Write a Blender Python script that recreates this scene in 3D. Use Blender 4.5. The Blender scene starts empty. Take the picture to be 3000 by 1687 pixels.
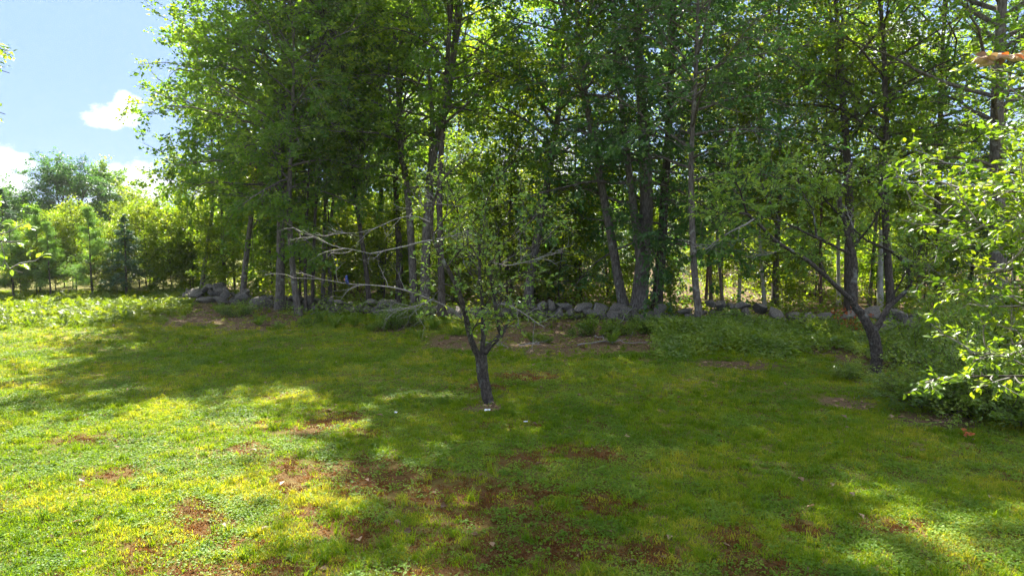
import bpy, math, random
import numpy as np
from mathutils import Vector, Matrix

# ------------------------------------------------------------------ camera, sky, sun, exposure
SC = bpy.context.scene
COL = SC.collection
R = math.radians
CAM_H, PITCH, FPX = 3.0, R(4.8), 2027.0          # focal length in photograph pixels (3000 wide)
cam_d = bpy.data.cameras.new('camera')
cam_d.sensor_width = 36.0
cam_d.lens = 36.0 * FPX / 3000.0
cam_d.clip_end = 3000.0
cam = bpy.data.objects.new('camera', cam_d)
COL.objects.link(cam)
cam.location = (0, 0, CAM_H)
cam.rotation_euler = (R(90) - PITCH, 0, 0)
SC.camera = cam

SUN_EL, SUN_AZ = R(47), R(-10)                       # azimuth from +Y towards +X
SKY_STRENGTH, SUN_STRENGTH, EXPOSURE = 0.066, 3.25, 2.88
world = bpy.data.worlds.new('World')
SC.world = world
world.use_nodes = True
wn, wl = world.node_tree.nodes, world.node_tree.links
wn.clear()


def wnode(t, **kw):
    n = wn.new(t)
    for k, v in kw.items():
        setattr(n, k, v)
    return n


sky = wnode('ShaderNodeTexSky', sky_type='NISHITA')
sky.sun_disc = False
sky.sun_elevation = SUN_EL
sky.sun_rotation = SUN_AZ
sky.altitude = 0.0
sky.air_density = 1.0
sky.dust_density = 0.6
sky.ozone_density = 2.0
bg = wnode('ShaderNodeBackground')
bg.inputs['Strength'].default_value = SKY_STRENGTH
wout = wnode('ShaderNodeOutputWorld')
wl.new(bg.outputs[0], wout.inputs['Surface'])


def wmath(op, a, b=None, clamp=False):
    n = wnode('ShaderNodeMath', operation=op)
    n.use_clamp = clamp
    for i, v in enumerate((a, b)):
        if v is None:
            continue
        if isinstance(v, (int, float)):
            n.inputs[i].default_value = v
        else:
            wl.new(v, n.inputs[i])
    return n.outputs[0]


# fair-weather cumulus: soft heaps around the horizon, broken up by fractal noise in the direction of view
geo = wnode('ShaderNodeTexCoord')
sep = wnode('ShaderNodeSeparateXYZ')
wl.new(geo.outputs['Generated'], sep.inputs[0])
az_s = wmath('ARCTAN2', sep.outputs[0], sep.outputs[1])
el_s = wmath('ARCSINE', sep.outputs[2])
comb = wnode('ShaderNodeCombineXYZ')
wl.new(az_s, comb.inputs[0])
wl.new(wmath('MULTIPLY', el_s, 1.5), comb.inputs[1])
noi = wnode('ShaderNodeTexNoise')
noi.inputs['Scale'].default_value = 26.0
noi.inputs['Detail'].default_value = 7.0
noi.inputs['Roughness'].default_value = 0.62
wl.new(comb.outputs[0], noi.inputs['Vector'])
noi2 = wnode('ShaderNodeTexNoise')
noi2.inputs['Scale'].default_value = 60.0
noi2.inputs['Detail'].default_value = 5.0
wl.new(comb.outputs[0], noi2.inputs['Vector'])
# azimuth, elevation, half width, half height in degrees
CLOUDS = [(-29.9, 7.9, 1.9, 1.0), (-28.5, 8.4, 1.1, 1.35),
          (-36.2, 3.6, 2.6, 2.2), (-28.6, 3.0, 3.6, 1.9), (-20, 3.0, 6.0, 2.2), (-46, 4.2, 6.0, 2.6), (-60, 7.0, 5, 3),
          (-78, 4.5, 8, 3), (-100, 8, 6, 3), (-125, 5, 9, 3), (-150, 9, 7, 3.5), (-172, 5, 8, 3), (165, 6, 7, 3),
          (135, 8, 8, 3.5), (110, 5, 9, 3), (85, 9, 6, 3), (62, 5, 8, 3), (40, 7, 6, 3), (20, 4, 7, 2.5), (2, 5, 6, 2.5),
          (-8, 10, 3, 1.6), (28, 13, 4, 2), (55, 15, 4, 2)]
acc = None
for (a, e, w, h) in CLOUDS:
    dx = wmath('DIVIDE', wmath('SUBTRACT', az_s, R(a)), R(w))
    dy = wmath('DIVIDE', wmath('SUBTRACT', el_s, R(e)), R(h))
    d2 = wmath('ADD', wmath('MULTIPLY', dx, dx), wmath('MULTIPLY', dy, dy))
    v = wmath('SUBTRACT', 1.0, d2)
    acc = v if acc is None else wmath('MAXIMUM', acc, v)
acc = wmath('ADD', wmath('MAXIMUM', acc, -1.5), wmath('MULTIPLY', wmath('SUBTRACT', noi.outputs[0], 0.5), 3.4))
mask = wmath('MULTIPLY', wmath('SUBTRACT', acc, 0.10), 1.25, clamp=True)
# white cloud cover above the view, unseen, added to raise the ambient light
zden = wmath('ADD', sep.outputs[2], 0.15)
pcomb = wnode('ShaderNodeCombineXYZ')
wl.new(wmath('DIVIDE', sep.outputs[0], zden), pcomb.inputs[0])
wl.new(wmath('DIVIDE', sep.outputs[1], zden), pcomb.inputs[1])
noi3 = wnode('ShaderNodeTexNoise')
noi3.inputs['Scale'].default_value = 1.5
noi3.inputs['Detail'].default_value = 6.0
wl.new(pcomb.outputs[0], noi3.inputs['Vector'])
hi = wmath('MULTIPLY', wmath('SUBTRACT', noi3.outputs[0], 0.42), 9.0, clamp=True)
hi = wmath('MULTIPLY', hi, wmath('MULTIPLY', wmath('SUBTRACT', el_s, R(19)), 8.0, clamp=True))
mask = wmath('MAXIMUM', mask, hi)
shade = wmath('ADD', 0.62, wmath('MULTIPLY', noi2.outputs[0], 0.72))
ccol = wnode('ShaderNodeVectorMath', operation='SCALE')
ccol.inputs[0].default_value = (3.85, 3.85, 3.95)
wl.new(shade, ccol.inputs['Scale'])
cmix = wnode('ShaderNodeMix', data_type='RGBA')
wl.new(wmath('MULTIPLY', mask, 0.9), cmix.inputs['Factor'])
gam = wnode('ShaderNodeGamma')                       # evens out the bright side of the sky against the far side
gam.inputs[1].default_value = 0.15
wl.new(sky.outputs[0], gam.inputs[0])
tnt = wnode('ShaderNodeVectorMath', operation='MULTIPLY')
tnt.inputs[1].default_value = (0.84, 1.20, 1.95)
wl.new(gam.outputs[0], tnt.inputs[0])
wl.new(tnt.outputs[0], cmix.inputs['A'])
wl.new(ccol.outputs[0], cmix.inputs['B'])
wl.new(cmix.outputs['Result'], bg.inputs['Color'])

sun_d = bpy.data.lights.new('sun', 'SUN')
sun_d.energy = SUN_STRENGTH
sun_d.angle = R(0.55)
sun_d.color = (1.0, 0.945, 0.84)
sun = bpy.data.objects.new('sun', sun_d)
COL.objects.link(sun)
sdir = Vector((math.sin(SUN_AZ) * math.cos(SUN_EL), math.cos(SUN_AZ) * math.cos(SUN_EL), math.sin(SUN_EL)))
sun.rotation_euler = sdir.to_track_quat('Z', 'Y').to_euler()
sun.location = (0, 40, 60)

SC.view_settings.view_transform = 'Standard'
SC.view_settings.look = 'None'
SC.view_settings.gamma = 1.0
SC.view_settings.exposure = EXPOSURE
SC.view_settings.use_curve_mapping = False
SC.render.engine = 'CYCLES'
cy = SC.cycles
cy.max_bounces = 7
cy.diffuse_bounces = 3
cy.use_adaptive_sampling = True
cy.adaptive_threshold = 0.02
cy.glossy_bounces = 2
cy.transmission_bounces = 5
cy.transparent_max_bounces = 4
cy.sample_clamp_indirect = 6.0
cy.use_denoising = True
cy.denoising_prefilter = 'NONE'

# ------------------------------------------------------------------ helpers
SP, CP = math.sin(PITCH), math.cos(PITCH)


def ray(px, py):
    xc, yc = (px - 1500.0) / FPX, (843.5 - py) / FPX
    return np.array([xc, CP + yc * SP, -SP + yc * CP])


def at(px, py, d):
    r = ray(px, py)
    return np.array([0, 0, CAM_H]) + r * (d / r[1])


def ground_at(px, py):
    r = ray(px, py)
    return np.array([0, 0, CAM_H]) + r * (CAM_H / -r[2])


def vnoise(x, y, seed=0):
    x, y = np.asarray(x, float), np.asarray(y, float)
    xi, yi = np.floor(x).astype(int), np.floor(y).astype(int)
    fx, fy = x - xi, y - yi
    fx, fy = fx * fx * (3 - 2 * fx), fy * fy * (3 - 2 * fy)
    tab = np.random.RandomState(seed).rand(256, 256)
    g = lambda a, b: tab[a % 256, b % 256]
    return (g(xi, yi) * (1 - fx) + g(xi + 1, yi) * fx) * (1 - fy) + (g(xi, yi + 1) * (1 - fx) + g(xi + 1, yi + 1) * fx) * fy


def fbm(x, y, seed=0, n=4):
    v, a, s = 0, 0.5, 0
    for k in range(n):
        v = v + a * vnoise(x * 2 ** k, y * 2 ** k, seed + k)
        s += a
        a *= 0.55
    return v / s


def ground_z(x, y):
    x, y = np.asarray(x, float), np.asarray(y, float)
    z = 0.10 * (fbm(x * 0.22, y * 0.22, 5, 3) - 0.5)
    z = z + 0.035 * (fbm(x * 1.3, y * 1.3, 9, 2) - 0.5)
    z = z + 0.35 * np.clip((y - 24) / 20, 0, 1) ** 2
    return z


def gpt(x, y):
    return np.array([x, y, float(ground_z(x, y))])


def mesh_of(name, V, F, mat=None, smooth=False, attrs=None, uv=None):
    """V (n,3); F (m,3) or (m,4) arrays, or a list of such arrays"""
    me = bpy.data.meshes.new(name)
    V = np.asarray(V, np.float32)
    Fs = F if isinstance(F, list) else [F]
    Fs = [np.asarray(f, np.int32) for f in Fs if len(f)]
    me.vertices.add(len(V))
    me.vertices.foreach_set('co', V.ravel())
    idx = np.concatenate([f.ravel() for f in Fs])
    tot = np.concatenate([np.full(len(f), f.shape[1], np.int32) for f in Fs])
    start = np.concatenate([[0], np.cumsum(tot)[:-1]]).astype(np.int32)
    me.loops.add(len(idx))
    me.loops.foreach_set('vertex_index', idx)
    me.polygons.add(len(tot))
    me.polygons.foreach_set('loop_start', start)
    me.polygons.foreach_set('use_smooth', np.full(len(tot), bool(smooth)))
    me.update(calc_edges=True)
    for k, (dom, data) in (attrs or {}).items():
        data = np.asarray(data, np.float32)
        if data.ndim == 1:
            at_ = me.attributes.new(k, 'FLOAT', dom)
            at_.data.foreach_set('value', data)
        else:
            at_ = me.attributes.new(k, 'FLOAT_COLOR', dom)
            at_.data.foreach_set('color', data.ravel())
    if mat is not None:
        me.materials.append(mat)
    return me


def add(name, me, parent=None, loc=None):
    o = bpy.data.objects.new(name, me)
    COL.objects.link(o)
    if loc is not None:
        o.location = loc
    if parent is not None:
        o.parent = parent
    return o


def tag(o, label=None, cat=None, group=None, kind=None):
    if label:
        o['label'] = label
    if cat:
        o['category'] = cat
    if group:
        o['group'] = group
    if kind:
        o['kind'] = kind
    return o


def empty(name, loc=(0, 0, 0), rz=0.0, s=1.0):
    o = bpy.data.objects.new(name, None)
    COL.objects.link(o)
    o.location = loc
    o.rotation_euler = (0, 0, rz)
    o.scale = (s, s, s)
    o.empty_display_size = 0.3
    return o


def copy_tree(root, loc, rz=0.0, s=1.0, label=None, group=None):
    r = root.copy()
    COL.objects.link(r)
    r.location, r.rotation_euler, r.scale = loc, (0, 0, rz), (s, s, s)
    if label:
        r['label'] = label
    if group:
        r['group'] = group
    for ch in list(root.children):
        c = ch.copy()
        COL.objects.link(c)
        c.parent = r
    return r


# ------------------------------------------------------------------ materials
def new_mat(name):
    m = bpy.data.materials.new(name)
    m.use_nodes = True
    m.node_tree.nodes.clear()
    return m, m.node_tree.nodes, m.node_tree.links


def ramp(nodes, stops):
    n = nodes.new('ShaderNodeValToRGB')
    cr = n.color_ramp
    while len(cr.elements) < len(stops):
        cr.elements.new(0.5)
    for e, (p, c) in zip(cr.elements, stops):
        e.position = p
        e.color = (*c, 1)
    return n


def leaf_mat(name, dark, mid, light, trans=0.58, tcol=(1.42, 1.22, 0.32), rough=0.42, spec=0.5, inst=False):
    m, N, L = new_mat(name)
    a = N.new('ShaderNodeAttribute')
    a.attribute_name = 'tint'
    a.attribute_type = 'INSTANCER' if inst else 'GEOMETRY'
    src = a.outputs['Fac']
    if inst:
        b = N.new('ShaderNodeAttribute')
        b.attribute_name = 'tint'
        b.attribute_type = 'GEOMETRY'
        ad = N.new('ShaderNodeMath')
        ad.operation = 'MULTIPLY_ADD'
        ad.inputs[1].default_value = 0.4
        L.new(b.outputs['Fac'], ad.inputs[0])
        L.new(a.outputs['Fac'], ad.inputs[2])
        src = ad.outputs[0]
    r = ramp(N, [(0.0, dark), (0.5, mid), (1.0, light)])
    L.new(src, r.inputs[0])
    p = N.new('ShaderNodeBsdfPrincipled')
    p.inputs['Roughness'].default_value = rough
    p.inputs['Specular IOR Level'].default_value = spec
    L.new(r.outputs[0], p.inputs['Base Color'])
    t = N.new('ShaderNodeBsdfTranslucent')
    mu = N.new('ShaderNodeMix')
    mu.data_type = 'RGBA'
    mu.blend_type = 'MULTIPLY'
    mu.inputs['Factor'].default_value = 1.0
    L.new(r.outputs[0], mu.inputs['A'])
    mu.inputs['B'].default_value = (*[c * 1.6 for c in tcol], 1)
    L.new(mu.outputs['Result'], t.inputs['Color'])
    mx = N.new('ShaderNodeMixShader')
    mx.inputs[0].default_value = trans
    L.new(p.outputs[0], mx.inputs[1])
    L.new(t.outputs[0], mx.inputs[2])
    o = N.new('ShaderNodeOutputMaterial')
    L.new(mx.outputs[0], o.inputs[0])
    return m


def bark_mat(name, c0, c1, c2, sc=(9, 9, 2.2), lichen=0.0, lcol=(0.42, 0.45, 0.40), bump=0.5, birch=False):
    m, N, L = new_mat(name)
    tc = N.new('ShaderNodeTexCoord')
    mp = N.new('ShaderNodeMapping')
    mp.inputs['Scale'].default_value = sc
    L.new(tc.outputs['Object'], mp.inputs[0])
    n1 = N.new('ShaderNodeTexNoise')
    n1.inputs['Scale'].default_value = 2.4
    n1.inputs['Detail'].default_value = 6
    n1.inputs['Roughness'].default_value = 0.65
    L.new(mp.outputs[0], n1.inputs['Vector'])
    r = ramp(N, [(0.32, c0), (0.5, c1), (0.68, c2)])
    L.new(n1.outputs[0], r.inputs[0])
    col = r.outputs[0]
    n2 = N.new('ShaderNodeTexNoise')
    n2.inputs['Scale'].default_value = 5.0
    n2.inputs['Detail'].default_value = 5
    if birch:
        mp2 = N.new('ShaderNodeMapping')
        mp2.inputs['Scale'].default_value = (1.2, 1.2, 7)
        L.new(tc.outputs['Object'], mp2.inputs[0])
        L.new(mp2.outputs[0], n2.inputs['Vector'])
    else:
        L.new(tc.outputs['Object'], n2.inputs['Vector'])
    if lichen > 0:
        r2 = ramp(N, [(0.66 - lichen * 0.16, (0, 0, 0)), (0.76 - lichen * 0.16, (1, 1, 1))])
        L.new(n2.outputs[0], r2.inputs[0])
        mx = N.new('ShaderNodeMix')
        mx.data_type = 'RGBA'
        L.new(r2.outputs[0], mx.inputs['Factor'])
        L.new(col, mx.inputs['A'])
        mx.inputs['B'].default_value = (*lcol, 1)
        col = mx.outputs['Result']
    p = N.new('ShaderNodeBsdfPrincipled')
    p.inputs['Roughness'].default_value = 0.9
    p.inputs['Specular IOR Level'].default_value = 0.25
    L.new(col, p.inputs['Base Color'])
    b = N.new('ShaderNodeBump')
    b.inputs['Strength'].default_value = bump
    b.inputs['Distance'].default_value = 0.03
    L.new(n1.outputs[0], b.inputs['Height'])
    L.new(b.outputs[0], p.inputs['Normal'])
    o = N.new('ShaderNodeOutputMaterial')
    L.new(p.outputs[0], o.inputs[0])
    return m


def plain_mat(name, col, rough=0.7, var=0.3, scale=20.0):
    m, N, L = new_mat(name)
    n1 = N.new('ShaderNodeTexNoise')
    n1.inputs['Scale'].default_value = scale
    n1.inputs['Detail'].default_value = 5
    tc = N.new('ShaderNodeTexCoord')
    L.new(tc.outputs['Object'], n1.inputs['Vector'])
    r = ramp(N, [(0.3, tuple(c * (1 - var) for c in col)), (0.7, tuple(min(1, c * (1 + var)) for c in col))])
    L.new(n1.outputs[0], r.inputs[0])
    p = N.new('ShaderNodeBsdfPrincipled')
    p.inputs['Roughness'].default_value = rough
    L.new(r.outputs[0], p.inputs['Base Color'])
    o = N.new('ShaderNodeOutputMaterial')
    L.new(p.outputs[0], o.inputs[0])
    return m


M = {}
M['maple'] = leaf_mat('maple_leaf', (0.0597, 0.1369, 0.0228), (0.1053, 0.2194, 0.0281), (0.1930, 0.3071, 0.0351))
M['maple_light'] = leaf_mat('light_maple_leaf', (0.0862, 0.1725, 0.0201), (0.1365, 0.2372, 0.0245), (0.2372, 0.3234, 0.0316), trans=0.62)
M['oak'] = leaf_mat('oak_leaf', (0.048, 0.115, 0.034), (0.075, 0.165, 0.040), (0.130, 0.225, 0.044), trans=0.44, tcol=(1.05, 1.15, 0.5))
M['apple'] = leaf_mat('apple_leaf', (0.0929, 0.1943, 0.0406), (0.1521, 0.2704, 0.0541), (0.2535, 0.3634, 0.0761), trans=0.48, rough=0.35)
M['apple_near'] = leaf_mat('sunlit_apple_leaf', (0.050, 0.115, 0.014), (0.105, 0.190, 0.018), (0.185, 0.265, 0.026), trans=0.5, rough=0.38)
M['birch_leaf'] = leaf_mat('birch_leaf', (0.0825, 0.1540, 0.0154), (0.1320, 0.2090, 0.0198), (0.2090, 0.2695, 0.0242), trans=0.55)
M['pine'] = leaf_mat('pine_needle', (0.0863, 0.1811, 0.0449), (0.1466, 0.2587, 0.0553), (0.2329, 0.3450, 0.0655), trans=0.35, tcol=(1.1, 1.15, 0.6))
M['spruce'] = leaf_mat('hemlock_needle', (0.0340, 0.0907, 0.0491), (0.0567, 0.1285, 0.0567), (0.0907, 0.1777, 0.0643), trans=0.25, tcol=(1.0, 1.1, 0.6))
M['bush'] = leaf_mat('bush_leaf', (0.070, 0.140, 0.018), (0.125, 0.215, 0.024), (0.21, 0.295, 0.036), trans=0.45, rough=0.28, spec=0.8)
M['weed'] = leaf_mat('weed_leaf', (0.0770, 0.1540, 0.0176), (0.1210, 0.2035, 0.0198), (0.1925, 0.2695, 0.0264), trans=0.5)
M['orange_leaf'] = leaf_mat('dry_orange_leaf', (0.25, 0.05, 0.012), (0.38, 0.09, 0.02), (0.5, 0.16, 0.04), trans=0.35, tcol=(1.0, 0.9, 0.6))
M['dead_leaf'] = leaf_mat('dead_leaf', (0.11, 0.062, 0.030), (0.23, 0.145, 0.078), (0.40, 0.285, 0.17), trans=0.15, tcol=(1, 0.9, 0.7), rough=0.55)
M['grass'] = leaf_mat('grass_blade', (0.070, 0.145, 0.005), (0.150, 0.245, 0.006), (0.31, 0.32, 0.04), trans=0.45, inst=True, rough=0.55, spec=0.12)
M['clover'] = leaf_mat('clover_leaf', (0.075, 0.155, 0.012), (0.125, 0.225, 0.018), (0.22, 0.30, 0.05), trans=0.4, inst=True, rough=0.5, spec=0.18)
M['moss'] = leaf_mat('red_moss_tuft', (0.068, 0.032, 0.010), (0.130, 0.060, 0.017), (0.24, 0.125, 0.040), trans=0.3, tcol=(1.2, 0.9, 0.4), inst=True, rough=0.9, spec=0.1)
M['fern'] = leaf_mat('fern_frond', (0.0640, 0.1240, 0.0096), (0.1080, 0.1720, 0.0120), (0.1600, 0.2160, 0.0176), trans=0.5, inst=True)
M['fern_thing'] = leaf_mat('fern_leaf', (0.055, 0.125, 0.014), (0.100, 0.180, 0.018), (0.16, 0.24, 0.025), trans=0.5)
M['bark'] = bark_mat('grey_bark', (0.055, 0.044, 0.034), (0.130, 0.110, 0.090), (0.23, 0.205, 0.175), lichen=0.35, lcol=(0.26, 0.265, 0.22))
M['bark_dark'] = bark_mat('dark_bark', (0.034, 0.026, 0.020), (0.080, 0.064, 0.050), (0.145, 0.12, 0.098), lichen=0.15, lcol=(0.17, 0.175, 0.14))
M['bark_red'] = bark_mat('reddish_bark', (0.06, 0.032, 0.02), (0.13, 0.075, 0.05), (0.22, 0.14, 0.10))
M['birch'] = bark_mat('birch_bark', (0.30, 0.28, 0.25), (0.45, 0.43, 0.39), (0.58, 0.56, 0.52), lichen=0.22, lcol=(0.04, 0.035, 0.03), birch=True, bump=0.15)
M['apple_bark'] = bark_mat('apple_bark', (0.020, 0.016, 0.013), (0.058, 0.048, 0.040), (0.13, 0.115, 0.10), sc=(14, 14, 6), lichen=0.45, lcol=(0.17, 0.18, 0.16), bump=0.8)
M['dead_wood'] = bark_mat('bare_lichened_wood', (0.12, 0.107, 0.094), (0.235, 0.218, 0.20), (0.38, 0.36, 0.34), sc=(20, 20, 20), lichen=0.3, lcol=(0.25, 0.27, 0.24), bump=0.2)
M['stone'] = bark_mat('field_stone', (0.070, 0.061, 0.049), (0.140, 0.125, 0.103), (0.24, 0.218, 0.186), sc=(2.6, 2.6, 2.6), lichen=0.45, lcol=(0.20, 0.21, 0.18), bump=0.7)
M['paper'] = plain_mat('white_paper', (0.75, 0.77, 0.78), 0.6, 0.08)
M['silk'] = plain_mat('tan_silk_web', (0.42, 0.31, 0.21), 0.8, 0.3, 40)


def ground_material():
    m, N, L = new_mat('lawn_ground')
    tc = N.new('ShaderNodeTexCoord')

    def noise(scale, det=5, rough=0.6):
        n = N.new('ShaderNodeTexNoise')
        n.inputs['Scale'].default_value = scale
        n.inputs['Detail'].default_value = det
        n.inputs['Roughness'].default_value = rough
        L.new(tc.outputs['Object'], n.inputs['Vector'])
        return n.outputs[0]

    def mix(f, a, b):
        x = N.new('ShaderNodeMix')
        x.data_type = 'RGBA'
        L.new(f, x.inputs['Factor'])
        for k, v in (('A', a), ('B', b)):
            if isinstance(v, tuple):
                x.inputs[k].default_value = (*v, 1)
            else:
                L.new(v, x.inputs[k])
        return x.outputs['Result']

    def soft(v, k, w=0.25):
        """zone value plus noise, thresholded"""
        s = N.new('ShaderNodeMath')
        s.operation = 'MULTIPLY_ADD'
        L.new(k, s.inputs[0])
        s.inputs[1].default_value = 1.1
        L.new(v, s.inputs[2])
        r = N.new('ShaderNodeMapRange')
        r.inputs['From Min'].default_value = 1.0 - w
        r.inputs['From Max'].default_value = 1.0 + w
        L.new(s.outputs[0], r.inputs[0])
        return r.outputs[0]

    z = N.new('ShaderNodeVertexColor')
    z.layer_name = 'zone'
    sp = N.new('ShaderNodeSeparateColor')
    L.new(z.outputs[0], sp.inputs[0])
    fine, mid, big = noise(38, 6, 0.7), noise(7, 5), noise(1.1, 4)
    g = ramp(N, [(0.28, (0.040, 0.036, 0.010)), (0.5, (0.10, 0.105, 0.018)), (0.72, (0.20, 0.19, 0.045))])
    L.new(fine, g.inputs[0])
    g2 = ramp(N, [(0.35, (0.075, 0.095, 0.012)), (0.7, (0.19, 0.15, 0.05))])
    L.new(mid, g2.inputs[0])
    col = mix(big, g.outputs[0], g2.outputs[0])
    straw = ramp(N, [(0.3, (0.11, 0.085, 0.030)), (0.7, (0.30, 0.24, 0.10))])
    L.new(fine, straw.inputs[0])
    col = mix(soft(sp.outputs[2], mid, 0.35), col, straw.outputs[0])
    moss = ramp(N, [(0.3, (0.045, 0.025, 0.011)), (0.55, (0.11, 0.055, 0.019)), (0.75, (0.21, 0.115, 0.04))])
    L.new(fine, moss.inputs[0])
    col = mix(soft(sp.outputs[0], mid, 0.4), col, moss.outputs[0])
    lit = ramp(N, [(0.3, (0.050, 0.032, 0.018)), (0.55, (0.14, 0.095, 0.055)), (0.75, (0.31, 0.23, 0.15))])
    L.new(fine, lit.inputs[0])
    col = mix(soft(sp.outputs[1], mid, 0.25), col, lit.outputs[0])
    p = N.new('ShaderNodeBsdfPrincipled')
    p.inputs['Roughness'].default_value = 0.95
    p.inputs['Specular IOR Level'].default_value = 0.1
    L.new(col, p.inputs['Base Color'])
    b = N.new('ShaderNodeBump')
    b.inputs['Strength'].default_value = 0.7
    b.inputs['Distance'].default_value = 0.03
    L.new(fine, b.inputs['Height'])
    L.new(b.outputs[0], p.inputs['Normal'])
    o = N.new('ShaderNodeOutputMaterial')
    L.new(p.outputs[0], o.inputs[0])
    return m


# ------------------------------------------------------------------ ground
# the wall's line on the ground (photograph pixels of its foot)
WALL_PX = [(430, 872), (520, 880), (640, 893), (760, 900), (880, 908), (1000, 914), (1130, 922), (1300, 930), (1460, 932), (1640, 936),
           (1800, 940), (1940, 946), (2080, 952), (2220, 960), (2400, 966), (2600, 970), (2850, 972), (3150, 975)]
WALL = np.array([ground_at(*p)[:2] for p in WALL_PX])


def wall_y(x):
    return np.interp(x, WALL[:, 0], WALL[:, 1])


MOSS = [(620, 1540, 85, 34), (560, 1490, 60, 20), (720, 1318, 44, 16), (880, 1385, 60, 26), (850, 1365, 40, 15), (1100, 1400, 170, 42), (1020, 1540, 110, 40),
        (900, 1500, 60, 20), (1440, 1470, 190, 62), (1290, 1450, 90, 34), (1760, 1475, 60, 40), (1640, 1590, 120, 50), (1480, 1620, 120, 50),
        (2150, 1590, 60, 46), (2230, 1670, 120, 40), (950, 1245, 90, 24), (1010, 1225, 60, 14), (1420, 1134, 66, 9), (1535, 1108, 70, 9), (560, 1670, 160, 26),
        (850, 1660, 140, 26), (700, 1600, 70, 25), (1740, 1330, 90, 16), (1520, 1340, 60, 20), (2380, 1550, 40, 20), (250, 1290, 60, 12), (330, 1390, 60, 18),
        (1650, 1310, 50, 12), (1900, 1620, 80, 40), (1280, 1680, 120, 24), (440, 1600, 80, 26), (2600, 1540, 80, 12)]
LITTER = [(1640, 985, 230, 48), (1850, 1000, 120, 34), (1720, 955, 200, 24), (660, 925, 190, 26), (780, 945, 120, 22), (560, 905, 80, 16), (1150, 960, 70, 14),
          (1340, 1000, 90, 22), (2380, 1010, 160, 30), (2480, 1180, 80, 18), (2750, 1230, 120, 24), (2160, 1070, 130, 14), (1425, 1192, 62, 14), (2560, 1060, 120, 30)]
STRAW = [(860, 1420, 130, 50), (740, 1430, 120, 60), (950, 1240, 110, 40), (2640, 1560, 150, 60), (2800, 1600, 160, 60), (700, 1250, 160, 30), (300, 1110, 180, 20),
         (420, 960, 160, 18), (200, 985, 240, 16), (2000, 1560, 200, 60), (1200, 1620, 60, 30), (520, 1330, 120, 30), (150, 1480, 120, 40)]


def blobs(x, y, lst, grow=1.0):
    v = np.zeros_like(x)
    for (px, py, rx, ry) in lst:
        c = ground_at(px, py)
        ex = abs(ground_at(px + rx, py)[0] - c[0]) * grow
        ey = abs(ground_at(px, py - ry)[1] - ground_at(px, py + ry)[1]) * 0.5 * grow
        d2 = ((x - c[0]) / ex) ** 2 + ((y - c[1]) / ey) ** 2
        v = np.maximum(v, np.exp(-d2 * 0.9))
    return v


def zones(x, y):
    moss = blobs(x, y, MOSS, 1.42) * 0.88 * np.clip(1.2 - np.clip((y - 13) / 6, 0, 1), 0, 1)
    lit = blobs(x, y, LITTER) * 1.08
    wy = wall_y(x)
    behind = np.clip((y - wy + 0.3) / 1.2, 0, 1)
    left = np.clip((-(x + 14.2)) / 1.0, 0, 1)
    lit = np.maximum(lit, behind * 0.75 * (1 - left))
    straw = np.maximum(blobs(x, y, STRAW) * 0.55, 0.42 * np.clip((fbm(x * 0.5, y * 0.5, 33, 3) - 0.48) * 4, 0, 1))
    return moss, lit, straw


def axis(lo, hi, step, far_lo, far_hi, n):
    core = np.arange(lo, hi + 1e-6, step)
    t = (np.arange(1, n + 1) / n) ** 2.2
    return np.concatenate([(lo - (lo - far_lo) * t)[::-1], core, hi + (far_hi - hi) * t])


gx, gy = axis(-17, 17, 0.16, -600, 600, 26), axis(3.5, 30, 0.14, -150, 1200, 26)
GX, GY = np.meshgrid(gx, gy)
gzv = ground_z(GX, GY)
nx, ny = len(gx), len(gy)
ii = np.arange(nx * ny).reshape(ny, nx)
Fg = np.stack([ii[:-1, :-1], ii[:-1, 1:], ii[1:, 1:], ii[1:, :-1]], -1).reshape(-1, 4)
mo, li, st = zones(GX.ravel(), GY.ravel())
zc = np.stack([mo, li, st, np.ones_like(mo)], 1)
M['ground'] = ground_material()
ground = add('ground', mesh_of('ground', np.stack([GX.ravel(), GY.ravel(), gzv.ravel()], 1), Fg, M['ground'], True, {'zone': ('POINT', zc)}))
tag(ground, 'mown uneven lawn with reddish moss patches, running into leaf litter under the trees', 'lawn', kind='structure')


# ------------------------------------------------------------------ vegetation building blocks
def unit(v):
    return v / np.maximum(np.linalg.norm(v, axis=-1, keepdims=True), 1e-9)


def tubes(A, Rr, sides):
    """A (n,p,3) polylines, Rr (n,p) radii -> verts, quads"""
    n, p, _ = A.shape
    T = np.empty_like(A)
    T[:, 1:-1] = A[:, 2:] - A[:, :-2]
    T[:, 0] = A[:, 1] - A[:, 0]
    T[:, -1] = A[:, -1] - A[:, -2]
    T = unit(T)
    ref = np.where(np.abs(T[..., 2:3]) > 0.9, np.array([1.0, 0, 0]), np.array([0, 0, 1.0]))
    U = unit(np.cross(T, ref))
    W = np.cross(T, U)
    an = np.arange(sides) * 2 * math.pi / sides
    V = A[:, :, None] + Rr[:, :, None, None] * (U[:, :, None] * np.cos(an)[:, None] + W[:, :, None] * np.sin(an)[:, None])
    id_ = np.arange(n * p * sides).reshape(n, p, sides)
    a, b = id_[:, :-1], id_[:, 1:]
    F = np.stack([a, np.roll(a, -1, 2), np.roll(b, -1, 2), b], -1).reshape(-1, 4)
    return V.reshape(-1, 3), F


def cat_mesh(parts):
    Vs, Fs, o = [], [], 0
    for V, F in parts:
        Vs.append(V)
        Fs.append(F + o)
        o += len(V)
    return np.concatenate(Vs), np.concatenate(Fs)


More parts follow.
